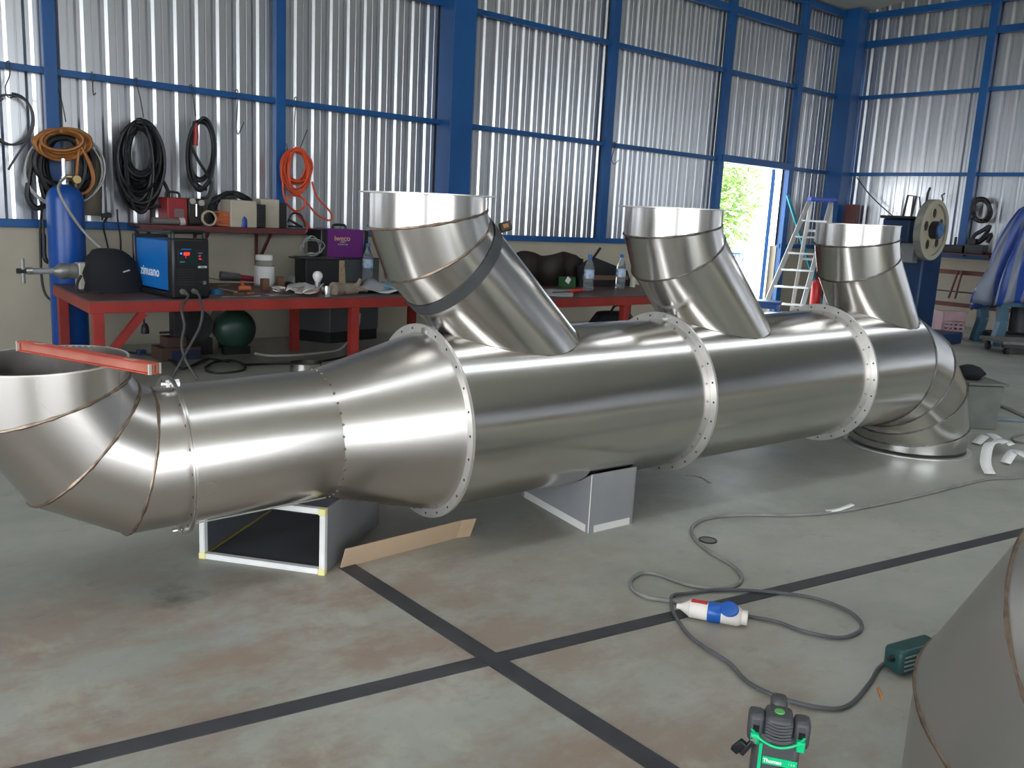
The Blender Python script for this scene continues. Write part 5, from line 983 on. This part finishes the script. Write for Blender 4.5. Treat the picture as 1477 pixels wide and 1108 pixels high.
part('cylinder', MB().lathe([(.062, 0), (.065, .01), (.065, .30), (.045, .35), (.02, .37)], q, (0, 0, 1), 24), mat('extinguisher_red', (.48, .02, .02), rough=.3), t); part('valve', MB().box(q + V((0, 0, .395)), (.05, .03, .05)), BLACKP, t, smooth=0); part('hose', MB().tube(smooth_path([q + V((.02, -.02, .39)), q + V((.09, -.05, .34)), q + V((.085, -.04, .16))], 5), .010, 6), BLACK, t)
single('wooden_crate', MB().box((q.x + .05, 6.0, .08), (.45, .4, .157)), mat('pale_crate', (.40, .34, .26), (.30, .25, .19), scale=6, rough=.8), 'low pale crate under the fire extinguisher', 'crate', smooth=0, bevel=.004)
def stool(q, label, rot):
    t = thing('plastic_stool', label, 'stool', q, 'blue plastic stools'); F_ = MX.Translation(q) @ MX.Rotation(rot, 4, 'Z'); SBL = mat('stool_blue', (.008, .07, .26), rough=.35); h = .30
    part('seat', MB(F_).box((0, 0, h - .012), (.30, .30, .024)), SBL, t, bevel=.008)
    for sx_ in (-1, 1):
        for sy_ in (-1, 1): part('leg', MB(F_).bar((sx_ * .15, sy_ * .15, 0), (sx_ * .12, sy_ * .12, h - .024), .05, .03, (0, 1, 0)), SBL, t, smooth=0)
    for sx_ in (-1, 1): part('apron', MB(F_).box((sx_ * .13, 0, h - .05), (.012, .24, .06)).box((0, sx_ * .13, h - .05), (.24, .012, .06)), SBL, t, smooth=0)
    return t
q = atz(1108, 434, .30); stool(V((q.x, q.y, 0)), 'blue plastic stool inside the doorway behind the duct', .5)
q = atz(1064, 364, .27); stool(V((q.x, q.y, -.03)), 'farther blue plastic stool outside the doorway', .2)
single('teal_bar', MB().bar(aty(1136, 282, 6.84), V((aty(1136, 282, 6.84).x + .75, 6.55, .01)), .05, .02, (0, 1, 0)), mat('teal_paint', (.03, .28, .36), rough=.4), 'teal flat bar leaning on the wall between doorway and ladder', 'bar', smooth=0)
single('red_board', MB().box((11.72, 6.55, .75), (.10, .16, 1.5)), REDD, 'dark red timber standing upright by the corner column', 'board', smooth=0, bevel=.004)
# ------------------------------------------------------------------ outside
tc_ = aty(1046, 296, 12.0); t = thing('garden_tree', 'leafy green tree outside the doorway', 'tree', (tc_.x, 12.0, 0)); rn = random.Random(77); mb = MB()
for i in range(5200):
    a, b_, r_ = rn.uniform(0, 2 * PI), rn.gauss(0, 1), rn.random() ** .4
    d = V((rn.gauss(0, 1), rn.gauss(0, 1), rn.gauss(0, 1))).normalized() * r_; p = V((tc_.x - .55 + d.x * 1.35, 12.0 + d.y * 1.0, tc_.z + .3 + d.z * 1.5))
    u_ = V((rn.gauss(0, 1), rn.gauss(0, 1), rn.gauss(0, 1))).normalized(); v_ = u_.orthogonal().normalized(); s_ = rn.uniform(.05, .10)
    mb.add([p - u_ * s_, p + v_ * s_ * .42, p + u_ * s_, p - v_ * s_ * .42], [(0, 1, 2, 3)])
part('foliage', mb, mat('leaf_green', (.16, .30, .07), (.30, .42, .12), scale=3, rough=.5), t, smooth=0)['kind'] = 'stuff'
part('trunk', MB().tube([(tc_.x - .5, 12.0, -.03), (tc_.x - .55, 12.0, .8), (tc_.x - .5, 12.05, 1.8)], lambda i: .10 - .02 * i, 10), mat('bark', (.10, .07, .05), rough=.9), t)
